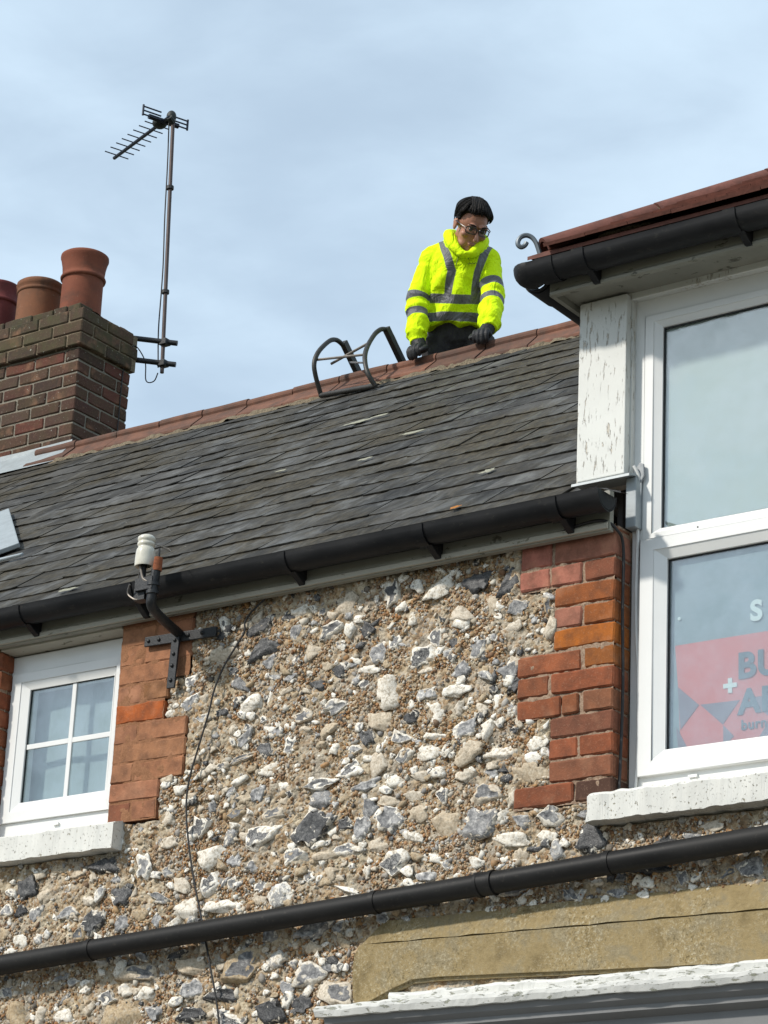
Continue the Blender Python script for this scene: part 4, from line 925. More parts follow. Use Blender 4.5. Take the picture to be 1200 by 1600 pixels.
for zz, dz in ((7.985, 0), (7.852, 0)):
    b_ = MB(); b_.tube([(-4.40, 3.39, zz + .02), (-4.16, 3.535, zz - .012)], .016, 10); b_.build('bracket_arm', M['iron'], ae, smooth=True)
    b_ = MB(); b_.box(-4.25, -4.20, 3.475, 3.525, zz - .024, zz + .012); b_.build('clamp', M['iron'], ae, bevel=.003)
d_ = Vector((.363, .932, 0)).normalized(); tip = Vector((-4.925, 3.690, 9.441)); root = Vector((-4.30, 3.462, 9.441)); ax = (tip - root).normalized()
b_ = MB(); b_.tube([tip, root], .011, 8); b_.build('boom', M['aerial'], ae)
e0, e1 = tip.lerp(root, .045), tip.lerp(root, .775)
for k in range(8):
    c = e0.lerp(e1, k / 7); b_ = MB(); b_.tube([c - d_ * .080 + Vector((0, 0, .009)), c + d_ * .080 + Vector((0, 0, .009))], .0042, 6); b_.build('rod', M['aerial'], ae)
c = tip.lerp(root, .83); b_ = MB(); b_.ball(c + Vector((0, 0, .005)), (.045, .045, .032)); b_.build('junction_box', M['aerialbox'], ae, smooth=True)
c = tip.lerp(root, .90); b_ = MB(); b_.tube([c - d_ * .10, c + d_ * .10], (.016), 8); b_.build('dipole', M['aerial'], ae)
rc = tip.lerp(root, .93)
for sg in (-1, 1):
    for q in range(3):
        zq = (.012 + q * .026) * 1.0; b_ = MB()
        a = rc + d_ * (sg * .03) + Vector((0, 0, -.010 + q * .026)); e = rc + d_ * (sg * .150) + Vector((0, 0, -.010 + q * .026)); b_.tube([a, e], .0055, 6); b_.build('reflector_rod', M['aerial'], ae)
    a = rc + d_ * (sg * .150) + Vector((0, 0, -.018)); b_ = MB(); b_.tube([a, a + Vector((0, 0, .070))], .007, 6); b_.build('reflector_end', M['aerial'], ae)
b_ = MB(); b_.ball(mp(.995) + Vector((-.01, -.005, 0)), (.03, .03, .04)); b_.tube([mp(.97), root + Vector((.0, 0, 0))], .02, 8); b_.build('mast_clamp', M['aerialbox'], ae, smooth=True)

# ------------------------------------------------------------------ gutters
def half_round(b, p, q, r=.056, th=.004, n=16, up=(0, 0, 1), lip=True):
    p, q = Vector(p), Vector(q); t = (q - p).normalized(); side = t.cross(Vector(up)).normalized(); u = side.cross(t)
    prof = [(math.cos(math.pi + math.pi * k / n) * r, math.sin(math.pi + math.pi * k / n) * r) for k in range(n + 1)]
    prof = [(-r - .002, .006)] + prof + [(r + .002, .006)] + [(r - th, .006)] + [(x * (r - th) / r, y * (r - th) / r) for x, y in prof[::-1]] + [(-r + th - .002, .006)]
    A = [p + side * x + u * y for x, y in prof]; B = [q + side * x + u * y for x, y in prof]; m_ = len(prof)
    b.add(A + B, [(i, (i + 1) % m_, m_ + (i + 1) % m_, m_ + i) for i in range(m_)] + [(i, i + 1, m_ - 2 - i, m_ - 1 - i) for i in range(m_ // 2 - 1)] + [(m_ + i, 2 * m_ - 1 - i, 2 * m_ - 2 - i, m_ + i + 1) for i in range(m_ // 2 - 1)])
def gutter_bracket(parent, x, y, z, drop, yw, w=.03):
    b = MB(); half_round(b, (x - w / 2, y, z), (x + w / 2, y, z), .061, .004); b.build('joint', M['black'], parent, smooth=True)
    b = MB(); b.prism([(y - .01, z - .058), (y + .045, z - .04), (yw, z - .02), (yw, z - drop * .78), (yw - .012, z - drop * .78)], 'x', x + .004, x + .030); b.build('bracket', M['black'], parent, bevel=.003)
gt = thing('gutter', 'long black gutter running under the edge of the main slate roof', 'gutter', (0, -.115, 4.86), 'black gutters')
b_ = MB(); half_round(b_, (-6.2, -.115, 4.856), (.955, -.115, 4.864)); b_.build('channel', M['black'], gt, smooth=True)
b_ = MB(); half_round(b_, (.925, -.115, 4.864), (.962, -.115, 4.864), .0605); v_ = [(.958, -.115 + .056 * math.cos(a), 4.866 + .056 * math.sin(a)) for a in [math.pi + math.pi * k / 14 for k in range(15)]]
b_.prism_pts(v_, [(x + .004, y, z) for x, y, z in v_]); b_.build('stop_end', M['black'], gt, smooth=True)
for x in (-1.61, -.345, .24, .775): gutter_bracket(gt, x, -.115, 4.861, .115, -.053, .030 if x < 0 else .045)
gutter_bracket(gt, -1.065, -.115, 4.859, .125, -.053, .05)
b_ = MB(); b_.add([(.95, -.15, 4.875), (1.0, -.09, 4.868), (.985, -.07, 4.885), (1.005, -.05, 4.876), (.96, -.04, 4.893), (.94, -.08, 4.90)], [(0, 1, 2), (0, 2, 4, 5), (2, 3, 4)]); b_.build('torn_felt', M['gasket'], gt)
gd = thing('gutter', 'short black gutter turning the corner of the dormer roof above the large window', 'gutter', (1.5, -.158, 5.72), 'black gutters')
b_ = MB(); half_round(b_, (.66, -.160, 5.725), (2.45, -.160, 5.728)); half_round(b_, (.640, 1.6, 5.725), (.640, -.115, 5.725)); b_.build('channel', M['black'], gd, smooth=True)
b_ = MB(); half_round(b_, (.70, -.160, 5.725), (.765, -.160, 5.725), .0605); half_round(b_, (.640, .02, 5.725), (.640, -.10, 5.725), .0605)
b_.ball((.645, -.155, 5.727), (.063, .062, .063), None, 20, 12); b_.build('corner', M['black'], gd, smooth=True)
bm = bmesh.new(); bm.from_mesh(gd.children[-1].data); bmesh.ops.bisect_plane(bm, geom=bm.verts[:] + bm.edges[:] + bm.faces[:], plane_co=(0, 0, 5.734) if False else gd.children[-1].matrix_basis.inverted() @ Vector((0, 0, 5.734)), plane_no=(0, 0, 1), clear_outer=True); bm.to_mesh(gd.children[-1].data); bm.free()
for x in (.868, 1.448, 2.1): gutter_bracket(gd, x, -.160, 5.726, .11, -.105, .045)
b_ = MB(); half_round(b_, (.640, .30, 5.725), (.640, .25, 5.725), .0605); b_.build('joint', M['black'], gd, smooth=True)
gd.location.x += .020
# scrolled hip iron at the foot of the hip
sc = thing('hip_iron', 'curled grey iron scroll at the foot of the dormer hip', 'hip iron', (.66, -.13, 5.80))
e1_ = Vector((.83, .55, 0)).normalized(); so = Vector((.640, -.135, 5.853))
pts = [so + e1_ * ((x - 130) * .00073) + Vector((0, 0, -(y - 335) * .00078)) for x, y in ((192, 430), (184, 405), (174, 372), (160, 336), (141, 312), (116, 302), (92, 309), (77, 328), (76, 349), (90, 361), (108, 353), (116, 337))]
b_ = MB(); b_.tube(spline(pts, 4), .0088, 8); b_.build('scroll', mat_simple('weathered grey iron', (.13, .15, .165), .5, .5), sc, smooth=True)

# ------------------------------------------------------------------ pipe across the wall
pp = thing('drainpipe', 'black round waste pipe sloping across the whole flint wall', 'pipe', (0, -.065, 3.6))
Lp = lambda x: 3.660 + (x + .0) * (3.660 - 3.512) / 3.146 - .053
def pz(x): return 3.512 + (x + 1.626) * (3.660 - 3.512) / (1.517 + 1.626)
b_ = MB(); b_.tube([(x, -.07, pz(x)) for x in (-3.4, -1.17, .07, .51, .97, 3.2)], .0365, 24, True); b_.build('pipe_run', M['pipe'], pp, smooth=True)
for x, w in ((-1.1746, .02), (.069, .02), (.508, .065), (.969, .02)):
    b_ = MB(); k = w / 2
    if w > .05: b_.tube([(x - k, -.07, pz(x - k)), (x - k + .012, -.07, pz(x - k + .012)), (x - k + .0121, -.07, pz(x)), (x + k - .0121, -.07, pz(x)), (x + k - .012, -.07, pz(x + k - .012)), (x + k, -.07, pz(x + k))], [.042, .042, .0395, .0395, .042, .042], 24)
    else: b_.tube([(x - k, -.07, pz(x - k)), (x + k, -.07, pz(x + k))], [.0405, .0395], 24)
    b_.build('pipe_joint', M['pipe'], pp, smooth=True)
for x in (-.55, 1.3, -2.2):
    b_ = MB(); b_.box(x - .012, x + .012, -.04, .01, pz(x) - .015, pz(x) + .015); b_.build('pipe_clip', M['pipe'], pp)

# ------------------------------------------------------------------ insulator bracket
ib = thing('insulator_bracket', 'black iron wall bracket carrying a cream porcelain insulator in front of the gutter', 'bracket', (-.92, -.02, 4.68))
def plate_strip(b, pts, hw, y0, y1):
    (xa, za), (xb, zb) = pts; d = Vector((xb - xa, 0, zb - za)).normalized(); p = Vector((-d.z, 0, d.x)) * hw
    A = [Vector((xa, y0, za)) - p, Vector((xb, y0, zb)) - p, Vector((xb, y0, zb)) + p, Vector((xa, y0, za)) + p]; b.prism_pts([q for q in A], [Vector((q.x, y1, q.z)) for q in A])
b_ = MB(); plate_strip(b_, [(-1.075, 4.681), (-.735, 4.672)], .0185, -.032, -.022); b_.build('cross_plate', M['iron'], ib, bevel=.002)
b_ = MB(); plate_strip(b_, [(-.917, 4.700), (-.925, 4.480)], .0180, -.042, -.0325); b_.build('down_plate', M['iron'], ib, bevel=.002)
for x, z in ((-1.055, 4.682), (-1.005, 4.680), (-.865, 4.677), (-.80, 4.676), (-.917, 4.690), (-.919, 4.662), (-.921, 4.61), (-.9235, 4.565), (-.925, 4.51)):
    b_ = MB(); yb = -.044 if abs(x + .92) < .01 else -.034; b_.ball((x, yb, z), (.0075, .006, .0075), None, 8, 6); b_.build('bolt', M['iron'], ib, smooth=True)
b_ = MB(); b_.tube(spline([(-.912, -.03, 4.69), (-.885, -.13, 4.695), (-.862, -.225, 4.707), (-.853, -.262, 4.722), (-.847, -.27, 4.75), (-.840, -.27, 4.825)], 5), .0185, 12); b_.build('arm', M['iron'], ib, smooth=True)
b_ = MB(); b_.lathe([(.0, 0), (.024, 0), (.024, .012), (.020, .013), (.020, .03), (.024, .031), (.024, .043), (0, .043)], (-.845, -.27, 4.758), 16); b_.build('collar', M['iron'], ib, smooth=True)
b_ = MB(); b_.tube([(-.84, -.27, 4.82), (-.836, -.27, 4.850)], .017, 10); b_.build('cap_nut', M['iron'], ib)
b_ = MB(); b_.tube([(-.832, -.27, 4.845), (-.829, -.27, 4.895)], [.0175, .016], 12); b_.build('rusty_stub', M['rust'], ib, smooth=True)
b_ = MB(); b_.tube([(-.829, -.27, 4.895), (-.8275, -.27, 4.93)], [.005, .003], 8); b_.build('stub_pin', M['iron'], ib)
b_ = MB(); b_.box(-.915, -.835, -.290, -.252, 4.775, 4.822).box(-.93, -.88, -.275, -.235, 4.745, 4.79).tube([(-.90, -.27, 4.79), (-.896, -.27, 4.88)], .011, 10); b_.build('clamp', M['iron'], ib)
b_ = MB(); b_.tube(spline([(-.86, -.285, 4.805), (-.882, -.287, 4.82), (-.900, -.285, 4.87)], 5), .0055, 8); b_.build('steel_pin', M['rod'], ib, smooth=True)
ic = (-.893, -.27, 4.870)
b_ = MB(); b_.lathe([(0.0246, 0.0035), (0.0357, 0.0000), (0.0373, 0.0053), (0.0371, 0.0264), (0.0357, 0.0528), (0.0336, 0.0651), (0.0295, 0.0713), (0.0279, 0.0757), (0.0307, 0.0792), (0.0328, 0.0836), (0.0324, 0.0898), (0.0291, 0.0933), (0.0289, 0.0959), (0.0320, 0.0994), (0.0330, 0.1047), (0.0316, 0.1126), (0.0254, 0.1179), (0.0000, 0.1197)], ic, 28); b_.build('insulator', M['porcelain'], ib, smooth=True, angle=70)
b_ = MB(); b_.tube(spline([(-.86, -.26, 4.955), (-.835, -.245, 4.945), (-.81, -.24, 4.935), (-.795, -.25, 4.92), (-.81, -.27, 4.93)], 6), .0016, 5)
b_.tube(spline([(-.93, -.30, 4.80), (-.945, -.29, 4.77), (-.915, -.29, 4.745), (-.90, -.285, 4.742)], 6), .0035, 6).tube(spline([(-.91, -.27, 4.88), (-.935, -.25, 4.84), (-.93, -.24, 4.80), (-.89, -.26, 4.78)], 6), .002, 5); b_.build('wire', M['rod'], ib, smooth=True)

# ------------------------------------------------------------------ loose cables
def cable(label, pts, r, mat, n=8):
    b = MB(); b.tube(spline(pts, n), r, 7); o = b.build('cable', M[mat], smooth=True); tag(o, label, 'cable'); return o
cable('thin black cable hanging loose down the flint wall and behind the pipe', [(-.49, -.040, 4.775), (-.525, -.026, 4.760), (-.585, -.02, 4.725), (-.612, -.02, 4.690), (-.612, -.02, 4.653), (-.645, -.024, 4.60), (-.690, -.026, 4.535), (-.722, -.033, 4.45), (-.742, -.033, 4.36), (-.785, -.033, 4.215), (-.808, -.033, 4.13), (-.815, -.033, 4.048), (-.802, -.033, 3.942), (-.765, -.030, 3.783), (-.708, -.026, 3.598), (-.654, -.035, 3.447), (-.599, -.035, 3.258), (-.54, -.03, 2.9), (-.5, -.02, 2.5)], .0036, 'cable')
cable('thin white cable clipped down the left edge of the large window frame', [(.962, .05, 5.02), (.968, .055, 5.008), (.975, .065, 4.985), (.974, .075, 4.95), (.966, .078, 4.867), (.966, .078, 4.753), (.963, .078, 4.60), (.966, .078, 4.45), (.975, .078, 4.30), (.978, .078, 4.09), (.974, .078, 3.96), (.97, .075, 3.90)], .0055, 'wcable')
cable('black cable running down the brick corner beside the large window', [(.75, -.055, 4.785), (.84, -.058, 4.800), (.915, -.055, 4.797), (.945, -.02, 4.77), (.947, .018, 4.72), (.9455, .022, 4.5), (.948, .028, 4.25), (.947, .024, 4.05), (.946, .018, 3.90)], .0055, 'cable')
fk = thing('flashing_flap', 'peeling pale flap of flashing at the foot of the white post', 'flashing', (.99, .05, 5.0))  # loose flap of lead flashing, holds no cable
b_ = MB(); b_.prism([(.962, 4.985), (.980, 4.962), (.994, 4.985), (.991, 5.028), (.975, 5.036), (.964, 5.02)], 'y', .066, .074); o = b_.build('flap', M['lead'], fk, bevel=.003)

# ------------------------------------------------------------------ hooks of a roof ladder over the ridge
rl = thing('roof_ladder', 'metal roof ladder hooked over the ridge, two bent arms and a foot bar showing', 'roof ladder', (-2.3, 2.75, 6.98))
Lh = [(-2.497, 2.774, 7.003), (-2.497, 2.710, 7.101), (-2.497, 2.693, 7.165), (-2.497, 2.722, 7.238), (-2.497, 2.790, 7.316), (-2.497, 2.840, 7.352), (-2.497, 2.890, 7.360), (-2.497, 2.952, 7.340), (-2.497, 3.00, 7.300)]
Rh = [(-2.083, 2.672, 6.930), (-2.11, 2.629, 7.005), (-2.15, 2.654, 7.102), (-2.18, 2.710, 7.192), (-2.20, 2.785, 7.287), (-2.20, 2.825, 7.330), (-2.20, 2.860, 7.352), (-2.20, 2.913, 7.360), (-2.20, 2.97, 7.318)]
Lh[0] = (-2.497, 2.766, 7.012); Rh[0] = (-2.083, 2.662, 6.940)
for P_ in (Lh, Rh):
    b_ = MB(); b_.tube(spline(P_, 5), .0125, 10); b_.build('hook', M['ladder'], rl, smooth=True)
def stile(p, q, hw, hh):
    b = MB(); p, q = Vector(p), Vector(q); t = (q - p).normalized(); s_ = Vector((1, 0, 0)); u = s_.cross(t)
    A = [p - s_ * hw - u * hh, p + s_ * hw - u * hh, p + s_ * hw + u * hh, p - s_ * hw + u * hh]; b.prism_pts(A, [k + (q - p) for k in A]); return b.build('stile', M['ladder'], rl, bevel=.003)
stile((-2.497, 2.925, 7.372), (-2.497, 4.6, 5.93), .014, .020); stile((-2.20, 2.885, 7.368), (-2.20, 4.6, 5.93), .014, .019)
for k in range(5):
    b_ = MB(); y = 3.25 + k * .25; b_.tube([(-2.49, y, 7.372 - (y - 2.925) * .861), (-2.21, y, 7.372 - (y - 2.925) * .861)], .013, 8); b_.build('rung', M['ladder'], rl)
b_ = MB(); b_.tube([(-2.500, 2.764, 7.014), (-2.080, 2.662, 6.941)], .0135, 10); b_.build('foot_bar', M['ladder'], rl, smooth=True)
for a, e, r in (((-2.497, 2.712, 7.19), (-2.15, 2.664, 7.125), .0068), ((-2.412, 2.722, 7.153), (-2.185, 2.72, 7.215), .0068), ((-2.45, 2.93, 7.25), (-2.17, 2.68, 7.09), .005)):
    b_ = MB(); b_.tube([a, e], r, 8); b_.build('brace', M['rod'], rl, smooth=True)

# ------------------------------------------------------------------ the man on the roof
def V(*a): return Vector(a)
man = thing('person', 'person in a yellow hi-vis hooded top, black gloves and glasses leaning over the roof ridge', 'person', (-1.98, 3.25, 7.02))
def remesh(b, name, vox, mat, parent, it=6, fac=.5):
    me = b.mesh('tmp'); o = bpy.data.objects.new('tmp', me); COL.objects.link(o)
    md = o.modifiers.new('r', 'REMESH'); md.mode = 'VOXEL'; md.voxel_size = vox; md.use_smooth_shade = True
    sm = o.modifiers.new('s', 'SMOOTH'); sm.iterations = it; sm.factor = fac
    bpy.context.view_layer.update()
    me2 = bpy.data.meshes.new_from_object(o.evaluated_get(bpy.context.evaluated_depsgraph_get())); bpy.data.objects.remove(o)
    bm = bmesh.new(); bm.from_mesh(me2); bm.verts.ensure_lookup_table(); seen = set(); best = []      # keep the one connected surface
    for v0 in bm.verts:
        if v0.index in seen: continue
        isl = [v0]; seen.add(v0.index); i = 0
        while i < len(isl):
            for e_ in isl[i].link_edges:
                w_ = e_.other_vert(isl[i])
                if w_.index not in seen: seen.add(w_.index); isl.append(w_)
            i += 1
        if len(isl) > len(best): best = isl
    keep_ = set(best); bmesh.ops.delete(bm, geom=[v for v in bm.verts if v not in keep_], context='VERTS'); bm.to_mesh(me2); bm.free()
    me2.name = name; me2.materials.clear(); me2.materials.append(mat)
    o = link(name, me2); adopt(o, parent); return o
def getco(o):
    n = len(o.data.vertices); c = np.empty(n * 3); o.data.vertices.foreach_get('co', c); return c.reshape(-1, 3)
def getno(o):
    n = len(o.data.vertices); c = np.empty(n * 3, np.float32); o.data.vertex_normals.foreach_get('vector', c); return c.reshape(-1, 3).astype(float)
def setco(o, c): o.data.vertices.foreach_set('co', c.ravel()); o.data.update()
def loft(b, secs, l, f, n=22):
    v = []
    for c, ra, rb in secs:
        for k in range(n):
            a = 2 * math.pi * k / n; v.append(Vector(c) + l * (ra * math.cos(a)) + f * (rb * math.sin(a)))
    m_ = len(secs)
    b.add(v, [(i * n + k, i * n + (k + 1) % n, (i + 1) * n + (k + 1) % n, (i + 1) * n + k) for i in range(m_ - 1) for k in range(n)] + [tuple(range(n))[::-1], tuple((m_ - 1) * n + k for k in range(n))])
lat, fwd = V(.83, .555, 0).normalized(), V(.555, -.83, 0).normalized()
shL, elL, wrL = V(-2.050, 3.04, 7.780), V(-2.098, 3.012, 7.545), V(-2.060, 2.97, 7.300)
shR, elR, wrR = V(-1.802, 3.20, 7.785), V(-1.722, 3.13, 7.515), V(-1.650, 3.00, 7.292)
hem, waist, chest, upper, nbase = V(-1.975, 3.18, 7.418), V(-1.955, 3.165, 7.55), V(-1.928, 3.125, 7.68), V(-1.915, 3.12, 7.785), V(-1.885, 3.10, 7.86)
kL, kR, aL, aR = V(-2.10, 3.24, 7.02), V(-1.83, 3.30, 7.01), V(-2.12, 3.66, 6.68), V(-1.84, 3.70, 6.65)
pel = V(-1.995, 3.235, 7.40); hpL, hpR = pel - lat * .09 + V(0, 0, -.02), pel + lat * .09 + V(0, 0, -.02)
# head axes: turned towards picture right, bowed
yaw, pit = R_(60), R_(42)
g0 = V(math.sin(yaw), -math.cos(yaw), 0); hs = V(math.cos(yaw), math.sin(yaw), 0)
hg = g0 * math.cos(pit) - V(0, 0, math.sin(pit)); hu = g0 * math.sin(pit) + V(0, 0, math.cos(pit))
HC = V(-1.800, 3.025, 7.888); HR = Matrix((hs, hg, hu)).transposed()
HS = 1.07
hp = lambda a, b, c: HC + (hs * a + hg * b + hu * c) * HS
skin = NT('skin'); sf = skin.noise(60, 4); sk = skin.mix(skin.ramp(skin.noise(16, 3), [(.35, 0.), (.7, .6)]), (.36, .175, .11), (.43, .20, .135)); skin.bump(sf, .15, .002); M['skin'] = skin.done(sk, .5, .4)
b = MB()
b.ball(hp(0, -.014, .036), (.075, .094, .084), HR, 24, 16); b.ball(hp(0, .022, -.03), (.060, .066, .078), HR, 20, 14)
b.ball(hp(0, .060, -.092), (.026, .024, .022), HR); b.ball(hp(.03, .03, -.075), (.028, .040, .030), HR); b.ball(hp(-.03, .03, -.075), (.028, .040, .030), HR)
b.tube([hp(0, .086, .012), hp(0, .100, -.012), hp(0, .109, -.032)], [.008, .010, .0125], 10); b.ball(hp(0, .106, -.034), (.016, .013, .010), HR)
for s_ in (-1, 1):
    b.ball(hp(.030 * s_, .078, .026), (.027, .013, .010), HR); b.ball(hp(.044 * s_, .058, -.022), (.022, .022, .018), HR)
    b.ball(hp(.077 * s_, -.008, -.004), (.009, .020, .031), HR); b.ball(hp(.080 * s_, -.014, .008), (.008, .018, .018), HR)
b.ball(hp(0, .082, -.060), (.024, .011, .007), HR); b.ball(hp(0, .080, -.069), (.020, .011, .007), HR)
b.tube([hp(0, -.02, -.03), hp(0, -.03, -.09), nbase + V(0, 0, -.01), upper], [.056, .055, .062, .09], 16)
loft(b, [(hem + V(0, 0, .06), .12, .08), (waist, .13, .09), (chest, .155, .10), (upper, .15, .09), (nbase, .07, .065)], lat, fwd)
for sh, el, wr in ((shL, elL, wrL), (shR, elR, wrR)): b.tube([sh, sh.lerp(el, .5), el, el.lerp(wr, .4), wr], [.042, .043, .042, .040, .029], 12)
for hp_, k_, a_ in ((hpL, kL, aL), (hpR, kR, aR)): b.tube([hp_, hp_.lerp(k_, .5), k_, k_.lerp(a_, .4), a_], [.08, .07, .055, .05, .036], 12)
b.ball(pel, (.15, .10, .10), Matrix((lat, fwd, V(0, 0, 1))).transposed())
GL, GR = V(-2.030, 2.962, 7.238), V(-1.658, 2.965, 7.236)
for g_, w_ in ((GL, wrL), (GR, wrR)): b.tube([w_, g_ + V(0, 0, .008)], [.029, .026], 12); b.ball(g_, (.030, .030, .018))
body = remesh(b, 'body', .0048, M['skin'], man, 4, .5)
def eyeball(s_):
    e = MB(); e.ball(hp(.031 * s_, .0785, .009), .0115, None, 12, 8); o = e.build('eye', mat_simple('eye', (.10, .07, .06), .2, 0, .5, .3, 200), body, smooth=True)
for s_ in (-1, 1): eyeball(s_)
hairm = NT('dark hair'); hf = hairm.noise(120, 4, .6, 0, stretch=(1, 1, .35)); hairm.bump(hf, .9, .006); M['hair'] = hairm.done(hairm.ramp(hf, [(.35, (.003, .0028, .0026)), (.7, (.013, .009, .007))]), .6, .2)
for s_ in (-1, 1):
    e = MB(); e.tube([hp(.014 * s_, .093, .029), hp(.03 * s_, .092, .034), hp(.050 * s_, .076, .029)], [.0035, .0045, .003], 6); e.build('eyebrow', M['hair'], body, smooth=True)
e = MB(); e.tube([hp(-.023, .083, -.0645), hp(-.01, .0925, -.0640), hp(0, .0935, -.0645), hp(.01, .0925, -.0640), hp(.023, .083, -.0645)], [.0012, .0022, .0022, .0022, .0012], 6); e.build('mouth', mat_simple('lips', (.16, .06, .05), .5), body, smooth=True)
# hair: a thick cap drawn in to the skull where the face begins
b = MB(); b.ball(hp(0, -.018, .046), (.083, .104, .094), HR, 40, 28); hair = remesh(b, 'hair', .0045, M['hair'], man, 2, .4)
c = getco(hair); L = c - np.array(HC); a = L @ np.array(hs); bb = L @ np.array(hg); cc = L @ np.array(hu)
nz_ = fbm(c * 26, 3, 2)
front = np.clip((bb - .012) / .05, 0, 1)
line = -.062 + .045 * np.clip((bb + .08) / .07, 0, 1) + .012 * nz_ + np.where(bb > .012, .105 * front ** .8, 0) + .035 * np.clip((np.abs(a) - .045) / .03, 0, 1) * (bb > .0) - .03 * np.clip((a + .02) / .06, 0, 1) * front * 0
keep = np.clip((cc - line) / .014, 0, 1)
cen = np.array(hp(0, -.016, .034)); r_ = c - cen
c = cen + r_ * (.80 + .20 * keep + keep * .06 * fbm(np.stack([a * 30, bb * 60, cc * 30], 1), 5, 3) + keep * .045 * (bb > .03) * (cc > .05))[:, None]; setco(hair, c)
# locks combed over from the parting
e = MB(); hr = np.random.default_rng(12)
def onskull(a, b_, c_, lift): q = Vector((a / .079, (b_ + .016) / .100, (c_ - .040) / .090)).normalized(); return hp(q.x * (.079 + lift), -.016 + q.y * (.100 + lift), .040 + q.z * (.090 + lift))
for k in range(170):
    sd = hr.uniform(-1, 1); b0 = hr.uniform(-.09, .03); t_ = hr.random()
    if k < 80:      # forward and sideways fringe
        A = (-.030 + .05 * t_ + .01 * sd, b0, .15); Bp = (-.060 + .115 * t_ + hr.normal(0, .008), .062, .098 + .012 * hr.random()); E_ = (-.064 + .135 * t_ + hr.normal(0, .006), .082 - .02 * abs(t_ - .5), .076 + .036 * hr.random())
    else:           # down the sides and back
        s1 = 1 if k % 2 else -1; A = (-.025 + .015 * sd, b0, .15); Bp = (.075 * s1, b0 + hr.normal(0, .012), .075); E_ = (.082 * s1, b0 - .012 + hr.normal(0, .01), .034 + .02 * hr.random() - .035 * (b0 < -.03))
    L0, L1, L2 = .006 + .006 * hr.random(), .008 + .006 * hr.random(), .003 + .004 * hr.random()
    e.tube(spline([onskull(*A, L0), onskull(*[(p + q) / 2 for p, q in zip(A, Bp)], L1), onskull(*Bp, L1), onskull(*E_, L2)], 4), [.0045] * 5 + [.0050] * 4 + [.0034] * 2 + [.002, .0008], 5)
e.build('hair_locks', M['hair'], hair, smooth=True)
# glasses
gl = MB()
def rim(s_):
    w, h = .0265, .0165; pts = []
    for k in range(21):
        an = 2 * math.pi * k / 20; ca, sa = math.cos(an), math.sin(an)
        x = w * math.copysign(abs(ca) ** .55, ca); z = h * math.copysign(abs(sa) ** .55, sa)
        pts.append(hp(.033 * s_ + x, .099 - abs(.033 * s_ + x) * .16, .008 + z))
    return pts
for s_ in (-1, 1): gl.tube(rim(s_), .0027, 6, False)
gl.tube([hp(-.008, .100, .012), hp(0, .103, .015), hp(.008, .100, .012)], .0024, 6)
for s_ in (-1, 1): gl.tube([hp(.058 * s_, .091, .014), hp(.076 * s_, .06, .016), hp(.083 * s_, .0, .016), hp(.080 * s_, -.03, .0)], .0026, 6)
glo = gl.build('glasses', mat_simple('black spectacle frame', (.008, .008, .009), .3), man, smooth=True)
for s_ in (-1, 1):
    e = MB(); p_ = rim(s_)[:-1]; e.prism_pts(p_, [q - hg * .0012 for q in p_]); e.build('lens', M['lens'], glo)
# hooded top -------------------------------------------------------
hv = NT('fluorescent fleece')
wh_ = hv.ramp(hv.attr('sleeve'), [(.49, 0.), (.51, 1.)]); st_ = hv.mix(wh_, hv.ramp(hv.attr('body_tape'), [(.48, 0.), (.52, 1.)]), hv.ramp(hv.attr('sleeve_tape'), [(.48, 0.), (.52, 1.)]))
ff = hv.noise(260, 3, .7); fold = hv.noise(10, 3, .5, 1.6, stretch=(1, 1, .7))
yc = hv.mix(hv.ramp(ff, [(.3, 0.), (.7, .25)]), (.66, .92, .004), (.76, .98, .02))
c_ = hv.mix(st_, yc, hv.ramp(ff, [(.3, (.115, .115, .125)), (.7, (.15, .15, .16))]))
hv.bump(hv.math('ADD', hv.math('MULTIPLY', ff, .03), fold), .7, .045); M['hivis'] = hv.done(c_, hv.ramp(st_, [(0, .9), (1, .45)]), .2)
b = MB()
loft(b, [(hem + V(0, 0, -.005), .150, .112), (hem + V(0, 0, .03), .158, .124), (waist, .166, .134), (waist.lerp(chest, .6), .170, .136), (chest.lerp(upper, .4), .170, .130), (upper, .160, .112), (upper.lerp(nbase, .5), .125, .095), (nbase, .080, .080)], lat, fwd, 28)
for sh, el, wr in ((shL, elL, wrL), (shR, elR, wrR)):
    d = (wr - el).normalized()
    b.tube(spline([sh + (upper - sh) * .25, sh, sh.lerp(el, .5), el, el.lerp(wr, .45), wr - d * .040, wr - d * .020, wr + d * .022], 4), [.058] * 4 + [.060] * 4 + [.060] * 4 + [.060] * 4 + [.060] * 4 + [.058] * 4 + [.048] * 2 + [.043] * 3, 18)
    b.tube([nbase + V(0, 0, -.035), sh.lerp(upper, .3) + V(0, 0, .012), sh + V(0, 0, -.005)], [.070, .066, .060], 16)
ring_c = V(-1.876, 3.096, 7.843)
rp = []; rr_ = []
for k in range(25):
    ph = 2 * math.pi * k / 24; cf_, sf_ = math.cos(ph), math.sin(ph)
    rp.append(ring_c + lat * (.086 * sf_) + fwd * (.122 * cf_ + .012) + V(0, 0, -.055 * cf_ - .082 * max(0, cf_) ** 2 + .010 - .012 * sf_ + .022 * (1 - abs(cf_)))); rr_.append(.021 + .024 * max(0, -cf_) + .010 * abs(sf_))
b.tube(rp, rr_, 12, True)
b.ball(nbase - fwd * .11 + V(0, 0, -.03), (.10, .06, .09))
hood = remesh(b, 'hoodie', .0068, M['hivis'], man, 5, .5)
c = getco(hood); no = getno(hood)
def seg(c, p, q):
    p, q = np.array(p), np.array(q); d = q - p; t = np.clip(((c - p) @ d) / (d @ d), 0, 1); return np.linalg.norm(c - (p + t[:, None] * d), axis=1), t * np.linalg.norm(d)
